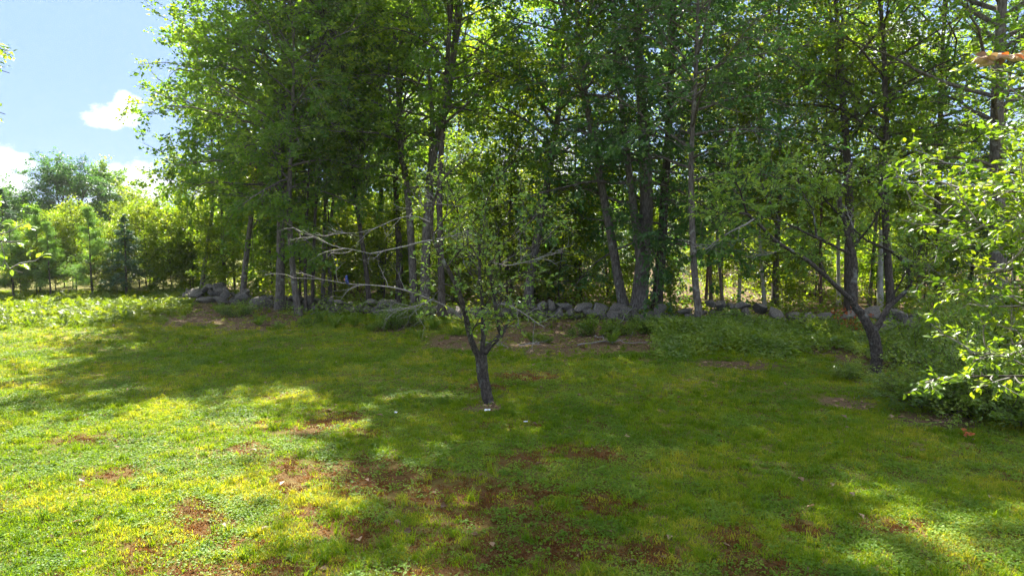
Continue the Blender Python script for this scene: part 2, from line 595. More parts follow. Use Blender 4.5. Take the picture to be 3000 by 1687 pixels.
def leaf_quads(rng, pos, dire, nor, size, aspect=0.62, fold=0.18):
    """two triangles folded on the midrib for every leaf"""
    d = unit(dire)
    s = unit(np.cross(d, nor))
    n = np.cross(s, d)
    L = size[:, None]
    w = L * aspect * 0.5
    up = n * (w * fold * 2)
    b = pos
    t = pos + d * L - n * (L * 0.12)
    l = pos + d * L * 0.45 + s * w + up
    r = pos + d * L * 0.45 - s * w + up
    V = np.stack([b, r, t, l], 1).reshape(-1, 3)
    k = np.arange(len(pos))[:, None] * 4
    F = np.concatenate([k + np.array([0, 1, 2]), k + np.array([0, 2, 3])], 1).reshape(-1, 3)
    return V, F


def sample(A, s):
    """points and tangents on polylines A (n,p,3) at s (n,k) in 0..1"""
    n, p, _ = A.shape
    f = np.clip(s, 0, 1) * (p - 1)
    i = np.minimum(f.astype(int), p - 2)
    t = (f - i)[..., None]
    rows = np.arange(n)[:, None]
    a, b = A[rows, i], A[rows, i + 1]
    return a + (b - a) * t + (b - a) * np.maximum(0, s * (p - 1) - f)[..., None], unit(b - a)


def sprout(rng, A, k, smin, smax, ang, length, p, droop=0.0, wob=0.18, flat=0.5, up=0.1):
    """k children on each polyline; length (n,k)"""
    n = len(A)
    s = smin + (smax - smin) * (np.arange(k)[None] + rng.rand(n, k)) / k
    P0, T = sample(A, s)
    q = rng.normal(size=(n, k, 3))
    q[..., 2] *= flat
    q = unit(q - (q * T).sum(-1, keepdims=True) * T)
    a = ang[0] + (ang[1] - ang[0]) * rng.rand(n, k, 1)
    d = unit(T * np.cos(a) + q * np.sin(a) + np.array([0, 0, up]))
    out = np.empty((n * k, p, 3))
    cur, dcur = P0.reshape(-1, 3), d.reshape(-1, 3)
    st = (length * (0.75 + 0.5 * rng.rand(n, k))).reshape(-1, 1) / (p - 1)
    for j in range(p):
        out[:, j] = cur
        dcur = unit(dcur + rng.normal(size=dcur.shape) * wob - np.array([0, 0, droop]))
        cur = cur + dcur * st
    return out, s.reshape(-1)


def leaves_on(rng, tw, k, spread, size, tilt=0.6, hang=0.0, jitter=0.3):
    """k leaves around every twig polyline -> pos, dir, normal, size, cluster id"""
    n = len(tw)
    P0, T = sample(tw, 0.1 + 0.95 * rng.rand(n, k))
    off = rng.normal(size=(n, k, 3)) * spread
    off[..., 2] *= 0.6
    pos = P0 + off
    d = unit(T * 0.8 + rng.normal(size=(n, k, 3)) * np.array([0.8, 0.8, 0.35]) - np.array([0, 0, hang]))
    nr = unit(np.array([0, 0, 1.0]) + rng.normal(size=(n, k, 3)) * tilt)
    sz = size * (1 - jitter + 2 * jitter * rng.rand(n, k))
    cid = np.repeat(np.arange(n), k)
    return pos.reshape(-1, 3), d.reshape(-1, 3), nr.reshape(-1, 3), sz.reshape(-1), cid


def resample(pts, n):
    pts = np.asarray(pts, float)
    s = np.concatenate([[0], np.cumsum(np.linalg.norm(np.diff(pts[:, :3], axis=0), axis=1))])
    t = np.linspace(0, s[-1], n)
    # smooth (Catmull-like) through linear + light filter
    out = np.stack([np.interp(t, s, pts[:, c]) for c in range(pts.shape[1])], 1)
    f = out.copy()
    f[1:-1] = 0.25 * out[:-2] + 0.5 * out[1:-1] + 0.25 * out[2:]
    return f


def tint_of(rng, cid, n, base=0.42, cl=0.25, lf=0.15):
    c = rng.normal(size=int(cid.max()) + 1) * cl
    return np.clip(base + c[cid] + rng.normal(size=n) * lf, 0.0, 1.0)


def profile_round(u):
    return np.sqrt(np.maximum(0.10, 1 - ((u - 0.38) / 0.66) ** 2))


def grow_broadleaf(seed, trunk, r0, height, base, rad, n_limb=32, n_sub=8, n_twig=3, n_leaf=14, leaf=0.145, droop=0.05, hang=0.0, low=1.0,
                   prof=profile_round, el=(12, 62), spread=0.085, bias=None, sides=9, tilt=0.5, forks=None, twig_len=0.55, aspect=0.66):
    """trunk: (k,3) local polyline from the foot; extended upward to height. Returns trunk mesh, branch mesh, crown mesh data"""
    rng = np.random.RandomState(seed)
    tr = np.asarray(trunk, float)
    if tr[-1, 2] < height:
        k = max(2, int((height - tr[-1, 2]) / 1.2))
        d = unit((tr[-1] - tr[-2])[None])[0]
        d = unit((d + np.array([0, 0, 1.2]))[None])[0]
        ext = []
        c = tr[-1].copy()
        for j in range(k):
            d = unit((d * np.array([0.55, 0.55, 1.0]) + rng.normal(size=3) * 0.07 + np.array([0, 0, 0.15]))[None])[0]
            c = c + d * (height - tr[-1, 2]) / k / max(0.5, d[2])
            ext.append(c.copy())
        tr = np.vstack([tr, ext])
    T = resample(tr, 22)
    u = np.linspace(0, 1, 22)
    rr = r0 * (1 - 0.9 * u ** 1.1) + 0.012
    rr[0] *= 1.45
    rr[1] *= 1.08
    tp = [tubes(T[None], rr[None], sides)]
    for fk in (forks or []):
        fkr = resample(np.asarray(fk[0], float), 12)
        tp.append(tubes(fkr[None], (fk[1] * (1 - 0.85 * np.linspace(0, 1, 12)) + 0.012)[None], sides))
    # limbs
    k = np.arange(n_limb)
    uu = ((k + rng.rand(n_limb)) / n_limb) ** low
    z = base + (T[-1, 2] - 0.3 - base) * uu
    st = np.stack([np.interp(z, T[:, 2], T[:, c]) for c in range(3)], 1)
    rz = np.interp(z, T[:, 2], rr)
    if forks:
        for q in range(n_limb):
            if rng.rand() < 0.45:
                fk = resample(np.asarray(forks[rng.randint(len(forks))][0], float), 12)
                if fk[0, 2] < z[q] < fk[-1, 2]:
                    st[q] = [np.interp(z[q], fk[:, 2], fk[:, c]) for c in range(3)]
    az = k * 2.39996 + rng.normal(size=n_limb) * 0.4
    e = np.radians(el[0] + (el[1] - el[0]) * uu + rng.normal(size=n_limb) * 9)
    Ln = rad * prof(uu) * (0.8 + 0.4 * rng.rand(n_limb)) / np.maximum(0.55, np.cos(e))
    if bias is not None:                                   # longer limbs towards one side
        Ln = Ln * (1 + bias[2] * (np.cos(az) * bias[0] + np.sin(az) * bias[1]))
    d = np.stack([np.cos(e) * np.cos(az), np.cos(e) * np.sin(az), np.sin(e)], 1)
    Pn = 8
    limbs = np.empty((n_limb, Pn, 3))
    cur = st.copy()
    for j in range(Pn):
        limbs[:, j] = cur
        d = unit(d + rng.normal(size=d.shape) * 0.10 - np.array([0, 0, droop]) * (j > 1))
        cur = cur + d * (Ln / (Pn - 1))[:, None]
    lr = np.minimum(rz * 0.55, 0.012 + Ln * 0.011)[:, None] * (1 - 0.8 * np.linspace(0, 1, Pn))[None] + 0.004
    subs, ss = sprout(rng, limbs, n_sub, 0.22, 1.0, (0.5, 1.15), (Ln * 0.42)[:, None] * np.ones((1, n_sub)), 5, droop=droop, flat=0.55)
    sl = np.linalg.norm(subs[:, -1] - subs[:, 0], axis=1)
    subr = (0.005 + sl * 0.006)[:, None] * (1 - 0.7 * np.linspace(0, 1, 5))[None]
    twigs, _ = sprout(rng, subs, n_twig, 0.15, 1.05, (0.4, 1.2), np.full((len(subs), n_twig), twig_len), 3, droop=droop + 0.04, flat=0.5, up=0.0)
    twr = np.full((len(twigs), 3), 0.0045) * np.array([1.2, 0.9, 0.5])
    bp = [tubes(limbs, lr, 5), tubes(subs, subr, 4), tubes(twigs, twr, 3)]
    pos, dr, nr, sz, cid = leaves_on(rng, twigs, n_leaf, spread, leaf, tilt=tilt, hang=hang)
    LV, LF = leaf_quads(rng, pos, dr, nr, sz, aspect=aspect)
    tint = tint_of(rng, cid // n_twig, len(pos))
    return cat_mesh(tp), cat_mesh(bp), (LV, LF, np.repeat(tint, 2))


def build_tree(name, data, loc, bark, leaf, label=None, cat='tree', group=None, rz=0.0, s=1.0):
    (tv, tf), (bv, bf), (lv, lf, tint) = data
    root = empty(name, loc, rz, s)
    tag(root, label, cat, group)
    add('trunk', mesh_of(name + '_trunk', tv, tf, M[bark], True), root)
    add('branches', mesh_of(name + '_branches', bv, bf, M[bark], True), root)['kind'] = 'stuff'
    add('crown', mesh_of(name + '_crown', lv, lf, M[leaf], False, {'tint': ('FACE', tint)}), root)
    return root


def pxtrunk(pts, d):
    """pixel polyline at depth d -> local polyline from its foot, and the foot's place"""
    P3 = np.array([at(px, py, d) for px, py in pts])
    foot = P3[0].copy()
    foot[2] = float(ground_z(foot[0], foot[1]))
    P3[0] = foot
    out = P3 - foot
    out[0, 2] = -0.06
    return out, foot


def grow_conifer(seed, height, base, rad, r0, whorl=0.38, per=6, n_sub=7, n_leaf=34, leaf=0.13, aspect=0.16, droop=0.03, up=8, spread=0.10, tip_up=True, tilt=1.2, p_exp=0.9):
    rng = np.random.RandomState(seed)
    T = np.stack([np.cumsum(rng.normal(size=14) * 0.02), np.cumsum(rng.normal(size=14) * 0.02), np.linspace(-0.05, height, 14)], 1)
    rr = r0 * (1 - 0.93 * np.linspace(0, 1, 14)) + 0.006
    tp = [tubes(T[None], rr[None], 7)]
    z = np.arange(base, height - 0.1, whorl)
    z = np.repeat(z, per) + rng.normal(size=len(z) * per) * whorl * 0.25
    z = np.clip(z, base * 0.9, height - 0.08)
    z = z[(z - base) / (height - base) < 0.72 + 0.4 * rng.rand(len(z))]
    n = len(z)
    u = (z - base) / (height - base)
    az = rng.rand(n) * 6.283
    e = np.radians(up + 38 * np.clip(u, 0, 1) ** 2 + rng.normal(size=n) * 7)
    L = rad * np.maximum(0.06, (1 - np.clip(u, 0, 1)) ** p_exp) * (0.5 + 0.75 * rng.rand(n))
    d = np.stack([np.cos(e) * np.cos(az), np.cos(e) * np.sin(az), np.sin(e)], 1)
    st = np.stack([np.interp(z, T[:, 2], T[:, c]) for c in range(3)], 1)
    limbs = np.empty((n, 6, 3))
    cur = st.copy()
    for j in range(6):
        limbs[:, j] = cur
        d = unit(d + rng.normal(size=d.shape) * 0.06 - np.array([0, 0, droop]) * (1 if j < 3 else (-0.6 if tip_up else 1.0)))
        cur = cur + d * (L / 5)[:, None]
    lr = (0.006 + L * 0.008)[:, None] * (1 - 0.8 * np.linspace(0, 1, 6))[None]
    subs, _ = sprout(rng, limbs, n_sub, 0.2, 1.02, (0.5, 0.95), (L * 0.36 + 0.015)[:, None] * np.ones((1, n_sub)), 3, droop=droop, flat=0.2, up=0.03)
    sr = np.full((len(subs), 3), 0.004) * np.array([1.2, 0.8, 0.5])
    pos, dr, nr, sz, cid = leaves_on(rng, subs, n_leaf, spread * 0.45, leaf, tilt=tilt, hang=0.0)
    LV, LF = leaf_quads(rng, pos, dr, nr, sz, aspect=aspect, fold=0.0)
    tint = tint_of(rng, cid // n_sub, len(pos), cl=0.12)
    return cat_mesh(tp), cat_mesh([tubes(limbs, lr, 4), tubes(subs, sr, 3)]), (LV, LF, np.repeat(tint, 2))


def grow_shrub(seed, rad, height, n_stem=14, n_sub=7, n_leaf=18, leaf=0.07, aspect=0.55, tilt=0.7, spread=0.05, lean=0.9):
    rng = np.random.RandomState(seed)
    az = rng.rand(n_stem) * 6.283
    rr = rad * np.sqrt(rng.rand(n_stem))
    st = np.stack([rr * 0.35 * np.cos(az), rr * 0.35 * np.sin(az), np.full(n_stem, -0.03)], 1)
    e = np.radians(88 - lean * 60 * (rr / rad))
    d = np.stack([np.cos(e) * np.cos(az), np.cos(e) * np.sin(az), np.sin(e)], 1)
    L = height * (0.65 + 0.45 * rng.rand(n_stem))
    stems = np.empty((n_stem, 7, 3))
    cur = st.copy()
    for j in range(7):
        stems[:, j] = cur
        d = unit(d + rng.normal(size=d.shape) * 0.12 - np.array([0, 0, 0.05]))
        cur = cur + d * (L / 6)[:, None]
    subs, _ = sprout(rng, stems, n_sub, 0.18, 1.0, (0.4, 1.1), (L * 0.32)[:, None] * np.ones((1, n_sub)), 4, droop=0.03, flat=0.6)
    srr = (0.004 + L * 0.006)[:, None] * (1 - 0.75 * np.linspace(0, 1, 7))[None]
    bp = [tubes(stems, srr, 5), tubes(subs, np.full((len(subs), 4), 0.003), 3)]
    pos, dr, nr, sz, cid = leaves_on(rng, subs, n_leaf, spread, leaf, tilt=tilt)
    pos[:, 2] = np.maximum(pos[:, 2], 0.02)
    LV, LF = leaf_quads(rng, pos, dr, nr, sz, aspect=aspect)
    return cat_mesh(bp), (LV, LF, np.repeat(tint_of(rng, cid // n_sub, len(pos)), 2))


def build_shrub(name, data, loc, leaf, label=None, cat='shrub', group=None, bark='bark_dark', rz=0.0, s=1.0):
    (bv, bf), (lv, lf, tint) = data
    root = empty(name, loc, rz, s)
    tag(root, label, cat, group)
    add('stems', mesh_of(name + '_stems', bv, bf, M[bark], True), root)
    add('foliage', mesh_of(name + '_foliage', lv, lf, M[leaf], False, {'tint': ('FACE', tint)}), root)
    return root


# ------------------------------------------------------------------ dry stone wall
def stone_mesh(seed):
    rng = np.random.RandomState(seed)
    import bmesh
    bm = bmesh.new()
    bmesh.ops.create_icosphere(bm, subdivisions=2, radius=1.0)
    pl = unit(rng.normal(size=(15, 3)))
    off = 0.50 + 0.30 * rng.rand(15)
    for v in bm.verts:
        c = np.array(v.co)
        for n_, o_ in zip(pl, off):                      # knock flat faces into the boulder
            q = float(c @ n_)
            if q > o_:
                c = c - n_ * (q - o_) * 0.97
        c = c * (1.22 + 0.035 * rng.normal())
        v.co = c
    me = bpy.data.meshes.new('stone')
    bm.to_mesh(me)
    bm.free()
    me.polygons.foreach_set('use_smooth', np.zeros(len(me.polygons), bool))
    me.materials.append(M['stone'])
    return me


STONES = [stone_mesh(500 + k) for k in range(14)]
wall_o = empty('stone_wall', gpt(*WALL[9]))
tag(wall_o, 'long low dry wall of rough grey field stones along the edge of the wood', 'stone wall')
wrng = np.random.RandomState(77)


def put_stone(x, y, z, sx, sy, sz, rz=None, tilt=0.12):
    o = add('stone', STONES[wrng.randint(len(STONES))], wall_o)
    o.location = (x - wall_o.location.x, y - wall_o.location.y, z - wall_o.location.z)
    o.scale = (sx * 0.92, sy, sz * 0.80)
    o.rotation_euler = (wrng.normal() * tilt, wrng.normal() * tilt, wrng.rand() * 0.9 - 0.45 if rz is None else rz)
    return o


def wall_run(x0, x1, courses, hw=(0.20, 0.34), gap=0.0, sink=0.0):
    """courses: heights of the stone rows"""
    z0 = 0.0
    for ci, hh in enumerate(courses):
        for row in ((0.0, 0.34) if ci == 0 else (0.12,)):
            x = x0 + wrng.rand() * 0.2
            while x < x1:
                w = hw[0] * 0.7 + (hw[1] * 1.25 - hw[0] * 0.7) * wrng.rand() ** 1.6
                h = hh * (0.65 + 0.65 * wrng.rand())
                xc = x + w
                if wrng.rand() > gap * (1 if ci else 0.3):
                    y = float(wall_y(xc)) + 0.25 + row + wrng.normal() * 0.04
                    g = float(ground_z(xc, y))
                    put_stone(xc, y, g + z0 + h * 0.85 - sink, w * 1.12, 0.26 + 0.1 * wrng.rand(), h * 1.15, tilt=0.26)
                x += 2 * w * (0.93 + 0.1 * wrng.rand())
        z0 += hh * 1.62


X = lambda px, py: ground_at(px, py)[0]
# tumbled heap at the left end
for k in range(46):
    t = wrng.rand()
    px = 500 + 330 * t
    x = X(px, 886)
    y = float(wall_y(x)) + 0.1 + 1.1 * wrng.rand()
    hgt = 0.42 * math.exp(-((px - 640) / 90) ** 2) + 0.16
    w = 0.14 + 0.2 * wrng.rand()
    put_stone(x, y, float(ground_z(x, y)) + hgt * wrng.rand() + 0.07, w * 1.2, w, w * 0.62, tilt=0.5)
wall_run(X(800, 900), X(1150, 922), (0.15, 0.13), (0.14, 0.27), 0.15)
wall_run(X(1150, 922), X(1440, 930), (0.14,), (0.14, 0.25), 0.1)
wall_run(X(1440, 930), X(1800, 940), (0.17, 0.15), (0.16, 0.27), 0.05)
wall_run(X(1800, 940), X(2080, 952), (0.16, 0.13), (0.16, 0.26), 0.25)
wall_run(X(2060, 952), X(2240, 958), (0.15, 0.15, 0.12), (0.15, 0.23), 0.15)
wall_run(X(2240, 960), X(2340, 966), (0.15, 0.15), (0.25, 0.40), 0.0)
wall_run(X(2360, 966), X(2560, 970), (0.15, 0.16), (0.24, 0.40), 0.15)
wall_run(X(2540, 970), X(2860, 972), (0.18, 0.16), (0.2, 0.33), 0.1)

# ------------------------------------------------------------------ big trees along the wall
# pixel polyline of the trunk, depth, trunk width in pixels, height, crown base, crown radius, look
def wall_tree(name, pts, d, wpx, height, base, rad, leafmat, bark, label, seed, **kw):
    tr, foot = pxtrunk(pts, d)
    r0 = 0.5 * wpx * d / FPX
    forks = kw.pop('fork_px', None)
    if forks:
        kw['forks'] = [(np.array([at(px, py, d + dd) for px, py in f]) - foot, 0.5 * w * d / FPX) for f, w, dd in forks]
    data = grow_broadleaf(seed, tr, r0, height, base, rad, **kw)
    return build_tree(name, data, foot, bark, leafmat, label, "tree", "tall trees along the stone wall")


wall_tree('maple_tree', [(820, 908), (822, 700), (823, 500), (826, 300), (832, 150), (836, 0)], 25.9, 25, 11.8, 3.4, 3.4, 'maple', 'bark',
          'leftmost tall tree of the wood, wide leafy crown against the open sky', 11, n_limb=54, n_sub=9, n_twig=4, n_leaf=22, bias=(-1, -0.2, 0.06), el=(-4, 60), droop=0.05)
wall_tree('maple_tree', [(876, 925), (864, 850), (851, 720), (846, 600), (852, 400), (860, 250)], 24.1, 17, 11.0, 4.2, 2.5, 'maple', 'bark',
          'slim pale-barked tree leaning left in front of the wall, beside a clump of thin stems', 12, n_limb=24, n_sub=8)
wall_tree('maple_tree', [(897, 905), (893, 780), (900, 600), (910, 420)], 25.4, 8, 10.5, 5.0, 1.7, 'maple_light', 'bark_dark',
          'thin dark stem close beside the slim pale-barked tree at the wall', 13, n_limb=16, n_sub=6, n_leaf=22, sides=6)
wall_tree('maple_tree', [(914, 902), (918, 800), (922, 640), (940, 450)], 25.8, 9, 11.0, 4.6, 1.9, 'maple', 'bark_dark',
          'thin grey stem just right of the clump at the left of the wall', 14, n_limb=16, n_sub=6, n_leaf=22, sides=6)
wall_tree('birch_tree', [(710, 884), (716, 800), (728, 700), (740, 600), (750, 480), (745, 350)], 28.0, 16, 11.5, 4.6, 2.6, 'maple', 'bark',
          'slender rough-barked tree leaning right behind the tumbled stones of the wall', 15, n_limb=22, n_sub=7, el=(5, 60))
wall_tree('birch_tree', [(588, 870), (600, 770), (612, 690), (622, 620), (626, 540)], 30.0, 12, 8.0, 4.2, 1.9, 'maple', 'bark',
          'thin grey leaning stem standing left of the heap of wall stones', 16, n_limb=16, n_sub=6)
wall_tree('maple_tree', [(945, 885), (950, 700), (955, 500), (970, 300)], 27.5, 11, 11.2, 5.0, 2.3, 'maple_light', 'bark',
          'left one of two thin twin stems behind the wall, left of the dead apple branches', 17, n_limb=20, n_sub=7)
wall_tree('maple_tree', [(968, 885), (964, 700), (985, 500), (1010, 300)], 27.8, 10, 11.4, 5.4, 2.3, 'maple', 'bark',
          'right one of two thin twin stems behind the wall, left of the dead apple branches', 18, n_limb=20, n_sub=7)
wall_tree('maple_tree', [(1083, 888), (1072, 780), (1050, 640), (1035, 520), (1012, 350), (1000, 240)], 26.2, 13, 11.6, 4.6, 2.6, 'maple', 'bark_dark',
          'thin dark trunk leaning left behind the bare apple twigs', 19, n_limb=24, n_sub=8)
wall_tree('maple_tree', [(1168, 890), (1171, 750), (1161, 600), (1157, 480), (1166, 350), (1180, 200)], 27.0, 21, 11.2, 4.8, 2.9, 'maple', 'bark_dark',
          'dark upright trunk left of the pair of straight grey trunks behind the apple tree', 20, n_limb=28, n_sub=8)
wall_tree('maple_tree', [(1216, 895), (1208, 780), (1198, 600), (1188, 520), (1172, 430), (1165, 250), (1153, 80), (1150, 0)], 25.5, 24, 11.5, 4.5, 2.8, 'maple', 'bark',
          'straight grey trunk, left one of the close pair behind the apple tree', 21, n_limb=32, n_sub=8)
wall_tree('maple_tree', [(1243, 890), (1246, 760), (1253, 600), (1263, 470), (1280, 400), (1320, 260), (1335, 100), (1345, 0)], 25.0, 27, 20.0, 4.3, 2.7, 'maple', 'bark',
          'straight grey trunk, right and thicker one of the close pair behind the apple tree', 22, n_limb=48, n_sub=9, low=0.75, n_leaf=18,
          fork_px=[([(1263, 470), (1268, 380), (1262, 250), (1240, 120), (1230, -60)], 15, 0.2)])
wall_tree('maple_tree', [(1294, 930), (1293, 800), (1288, 640), (1285, 560), (1291, 450), (1302, 330), (1310, 200)], 23.7, 18, 20.0, 4.6, 2.6, 'maple_light', 'bark_dark',
          'dark rough trunk directly behind the left limb of the apple tree', 23, n_limb=46, n_sub=9, low=0.72, n_leaf=20, bias=(-1, 0, 0.1))
wall_tree('ash_tree', [(1543, 900), (1559, 780), (1580, 660), (1601, 550), (1625, 420), (1640, 300), (1645, 150)], 26.0, 25, 15.0, 5.0, 3.6, 'maple_light', 'bark',
          'lone grey trunk leaning right, behind the wall to the right of the apple tree', 24, n_limb=44, n_sub=9, n_leaf=20)
wall_tree('oak_tree', [(1835, 918), (1815, 850), (1800, 740), (1780, 640), (1761, 540), (1740, 430), (1725, 330), (1700, 200), (1690, 50)], 24.5, 27, 15.5, 5.0, 3.0, 'oak', 'bark',
          'left stem of the big oak clump, leaning left over the wall', 25, n_limb=44, n_sub=9, leaf=0.15, low=0.9, n_leaf=13)
wall_tree('oak_tree', [(1872, 920), (1877, 830), (1889, 730), (1896, 600), (1890, 450), (1880, 300), (1870, 150), (1865, 0)], 24.3, 46, 15.8, 2.6, 3.7, 'oak', 'bark',
          'thickest rough-barked trunk in the middle of the big oak clump at the wall', 26, n_limb=52, n_sub=9, leaf=0.155, el=(-14, 60), droop=0.07, hang=0.25, low=1.35, n_leaf=16,
          fork_px=[([(1880, 800), (1868, 700), (1850, 560), (1830, 400), (1810, 200), (1800, 0)], 26, -0.3)])
wall_tree('oak_tree', [(1922, 908), (1932, 800), (1941, 720), (1946, 560), (1960, 400), (1966, 200), (1975, 0)], 25.5, 29, 17.0, 4.2, 3.4, 'oak', 'bark_dark',
          'dark right stem of the big oak clump at the wall', 27, n_limb=44, n_sub=9, leaf=0.15, droop=0.06, low=0.9, n_leaf=13)
wall_tree('oak_tree', [(2056, 968), (2040, 880), (2029, 700), (2023, 500), (2030, 350), (2040, 200), (2045, 0)], 21.0, 19, 13.2, 4.4, 3.2, 'oak', 'bark',
          'slender mottled trunk standing in front of the wall, right of the oak clump', 28, n_limb=36, n_sub=9, leaf=0.14, droop=0.06)
wall_tree('maple_tree', [(2490, 950), (2486, 800), (2490, 600), (2478, 400), (2465, 250)], 25.0, 27, 15.5, 4.4, 3.6, 'maple_light', 'bark_dark',
          'dark trunk behind the leaning apple tree at the right', 29, n_limb=36, n_sub=9)
wall_tree('maple_tree', [(2612, 940), (2600, 760), (2590, 560), (2600, 350)], 24.5, 22, 15.2, 4.6, 3.4, 'maple', 'bark_dark',
          'brown trunk half hidden behind the right limb of the leaning apple tree', 30, n_limb=34, n_sub=9)
wall_tree('oak_tree', [(2925, 965), (2922, 600), (2919, 350), (2930, 100), (2936, 0)], 21.5, 46, 17.0, 4.6, 4.6, 'maple', 'bark',
          'thick grey trunk at the right edge, behind the sunlit near branches', 31, n_limb=48, n_sub=9)
wall_tree('maple_tree', [(2745, 955), (2740, 700), (2755, 450)], 26.0, 20, 15.5, 4.4, 3.6, 'maple', 'bark_dark',
          'dark trunk between the leaning apple tree and the thick trunk at the right edge', 32, n_limb=34, n_sub=9)
wall_tree('maple_tree', [(2270, 930), (2275, 700), (2290, 500), (2280, 300)], 27.0, 16, 15.8, 5.0, 3.2, 'maple_light', 'bark',
          'upright grey trunk behind the wall, midway between the oak clump and the leaning apple tree', 33, n_limb=32, n_sub=9)

# slim stems behind the wall, each with its own lean
bdata = [grow_broadleaf(60 + k, [(0, 0, -0.05), (0.1 - 0.15 * k, 0.1, 2.0), (0.2 - 0.3 * k, 0.1, 4.5), (0.25 - 0.3 * k, 0, 7)], 0.055, 8.5 + k, 3.6, 1.7,
                         n_limb=20, n_sub=5, n_twig=4, n_leaf=13, leaf=0.13, sides=6) for k in range(3)]
STEMS = [(2066, 928, 26, 0, 'bark_red', 'reddish slim stem just right of the mottled front trunk'),
         (2082, 926, 28, 1, 'bark', 'thin grey stem second to the right of the mottled front trunk'),
         (2117, 930, 27, 2, 'bark', 'slim pale grey stem above the round wall stones'),
         (2163, 932, 27.5, 0, 'birch', 'white birch stem leaning right above the wall stones'),
         (2240, 930, 27, 2, 'birch', 'cream birch stem leaning left behind the squared wall stones'),
         (2287, 925, 28.5, 2, 'birch', 'longer cream birch stem leaning left, next to a second one'),
         (2404, 935, 26.5, 1, 'bark_red', 'brown slim stem left of the leaning apple tree'),
         (2456, 930, 27.5, 1, 'birch', 'white birch stem just left of the leaning apple trunk'),
         (2545, 930, 26.5, 0, 'bark', 'grey stem seen between the two limbs of the leaning apple tree'),
         (1483, 905, 28, 0, 'bark_dark', 'thin black stem right of the apple tree\'s upright limbs'),
         (1566, 900, 29, 1, 'bark_dark', 'black stem directly right of the lone leaning grey trunk'),
         (1688, 900, 30, 1, 'bark_red', 'brown-red stem rising behind the middle of the stone wall'),
         (1783, 900, 30, 2, 'bark_dark', 'thin black stem left of the big oak clump'),
         (1400, 905, 30, 0, 'bark_dark', 'thin black stem behind the centre of the apple crown'),
         (660, 880, 31, 1, 'bark_dark', 'thin dark stem above the tumbled stones of the wall'),
         (770, 885, 31, 0, 'bark_dark', 'thin stem between the rough leaning tree and the leftmost tall tree'),
         (2690, 930, 27, 1, 'bark', 'thin grey stem at the right, beyond the end of the wall')]
for k, (px, py, d, v, bk, lb) in enumerate(STEMS):
    f = at(px, py, d)
    (tv, tf), (bv, bf), (lv, lf, ti) = bdata[v]
    if k < 3:
        globals().setdefault('stem_proto', {})
    root = empty('birch_tree' if bk == 'birch' else 'young_tree', gpt(f[0], d), 0.15 * math.sin(k * 2.1), 0.9 + 0.25 * ((k * 37) % 10) / 10)
    tag(root, lb, 'tree', 'slim stems behind the wall')
    key = (v, bk)
    pr = globals()['stem_proto']
    if key not in pr:
        pr[key] = mesh_of('stem_trunk', tv, tf, M[bk], True)
    if ('b', v) not in pr:
        pr[('b', v)] = mesh_of('stem_branches', bv, bf, M['bark_dark'], True)
        pr[('c', v)] = mesh_of('stem_crown', lv, lf, M['birch_leaf'], False, {'tint': ('FACE', ti)})
    add('trunk', pr[key], root)
    add('branches', pr[('b', v)], root)['kind'] = 'stuff'
    add('crown', pr[('c', v)], root)
# broken white snag
snag, foot = pxtrunk([(2579, 925), (2578, 850), (2580, 760), (2582, 672)], 26.0)
sg = empty('birch_snag', foot)
tag(sg, 'white broken-off dead birch trunk right of the leaning apple tree', 'dead tree')
sT = resample(snag, 10)
add('trunk', mesh_of('snag_trunk', *tubes(sT[None], (0.13 * (1 - 0.45 * np.linspace(0, 1, 10)))[None], 8), M['birch'], True), sg)

# ------------------------------------------------------------------ the wood behind: slender trees, saplings, hemlocks
prng = np.random.RandomState(5)
protos = {}
for k in range(3):
    dt = grow_broadleaf(80 + k, [(0, 0, -0.05), (0.1, 0, 3), (0.0 + 0.2 * k, 0.1, 7), (0.1, 0.2, 10)], 0.12, 13.5 + k, 5.6, 2.6, n_limb=20, n_sub=6, n_twig=4, n_leaf=12, leaf=0.16, sides=7)
    protos['tall', k] = build_tree('woodland_tree', dt, (0, 0, 0), 'bark_dark', ('maple', 'maple_light', 'maple')[k], 'x', 'tree')
for k in range(3):
    dt = grow_broadleaf(90 + k, [(0, 0, -0.05), (0.05, 0, 1.2), (0.1 - 0.1 * k, 0.1, 2.6)], 0.028, 3.6 + 0.8 * k, 0.7, 1.15, n_limb=18, n_sub=6, n_twig=4, n_leaf=13, leaf=0.12, sides=5, el=(5, 55), twig_len=0.35, spread=0.1)
    protos['sap', k] = build_tree('sapling', dt, (0, 0, 0), 'bark_dark', ('birch_leaf', 'maple_light', 'birch_leaf')[k], 'x', 'sapling')
for k in range(2):
    dt = grow_conifer(100 + k, 6.5 + k, 1.2, 2.0, 0.10, whorl=0.34, per=6, n_sub=8, n_leaf=20, leaf=0.13, aspect=0.34, droop=0.06, up=-2, tip_up=False, tilt=0.5)
    protos['hem', k] = build_tree('hemlock_tree', dt, (0, 0, 0), 'bark_dark', 'spruce', 'x', 'tree')
for k in range(3):
    dt = grow_conifer(110 + k, 4.4 + 0.5 * k, 0.5, 1.35, 0.06, whorl=0.44, per=4, n_sub=7, n_leaf=26, leaf=0.19, aspect=0.12, droop=-0.03, up=20, tilt=1.3, spread=0.14)
    protos['pine', k] = build_tree('pine_tree', dt, (0, 0, 0), 'bark_dark', 'pine', 'x', 'tree')
used = set()


def plant(kind, var, x, y, rz, s, label, group):
    p = protos[kind, var]
    loc = tuple(gpt(x, y))
    if (kind, var) not in used:
        used.add((kind, var))
        p.location, p.rotation_euler, p.scale = loc, (0, 0, rz), (s, s, s)
        p['label'], p['group'] = label, group
        return p
    return copy_tree(p, loc, rz, s, label, group)


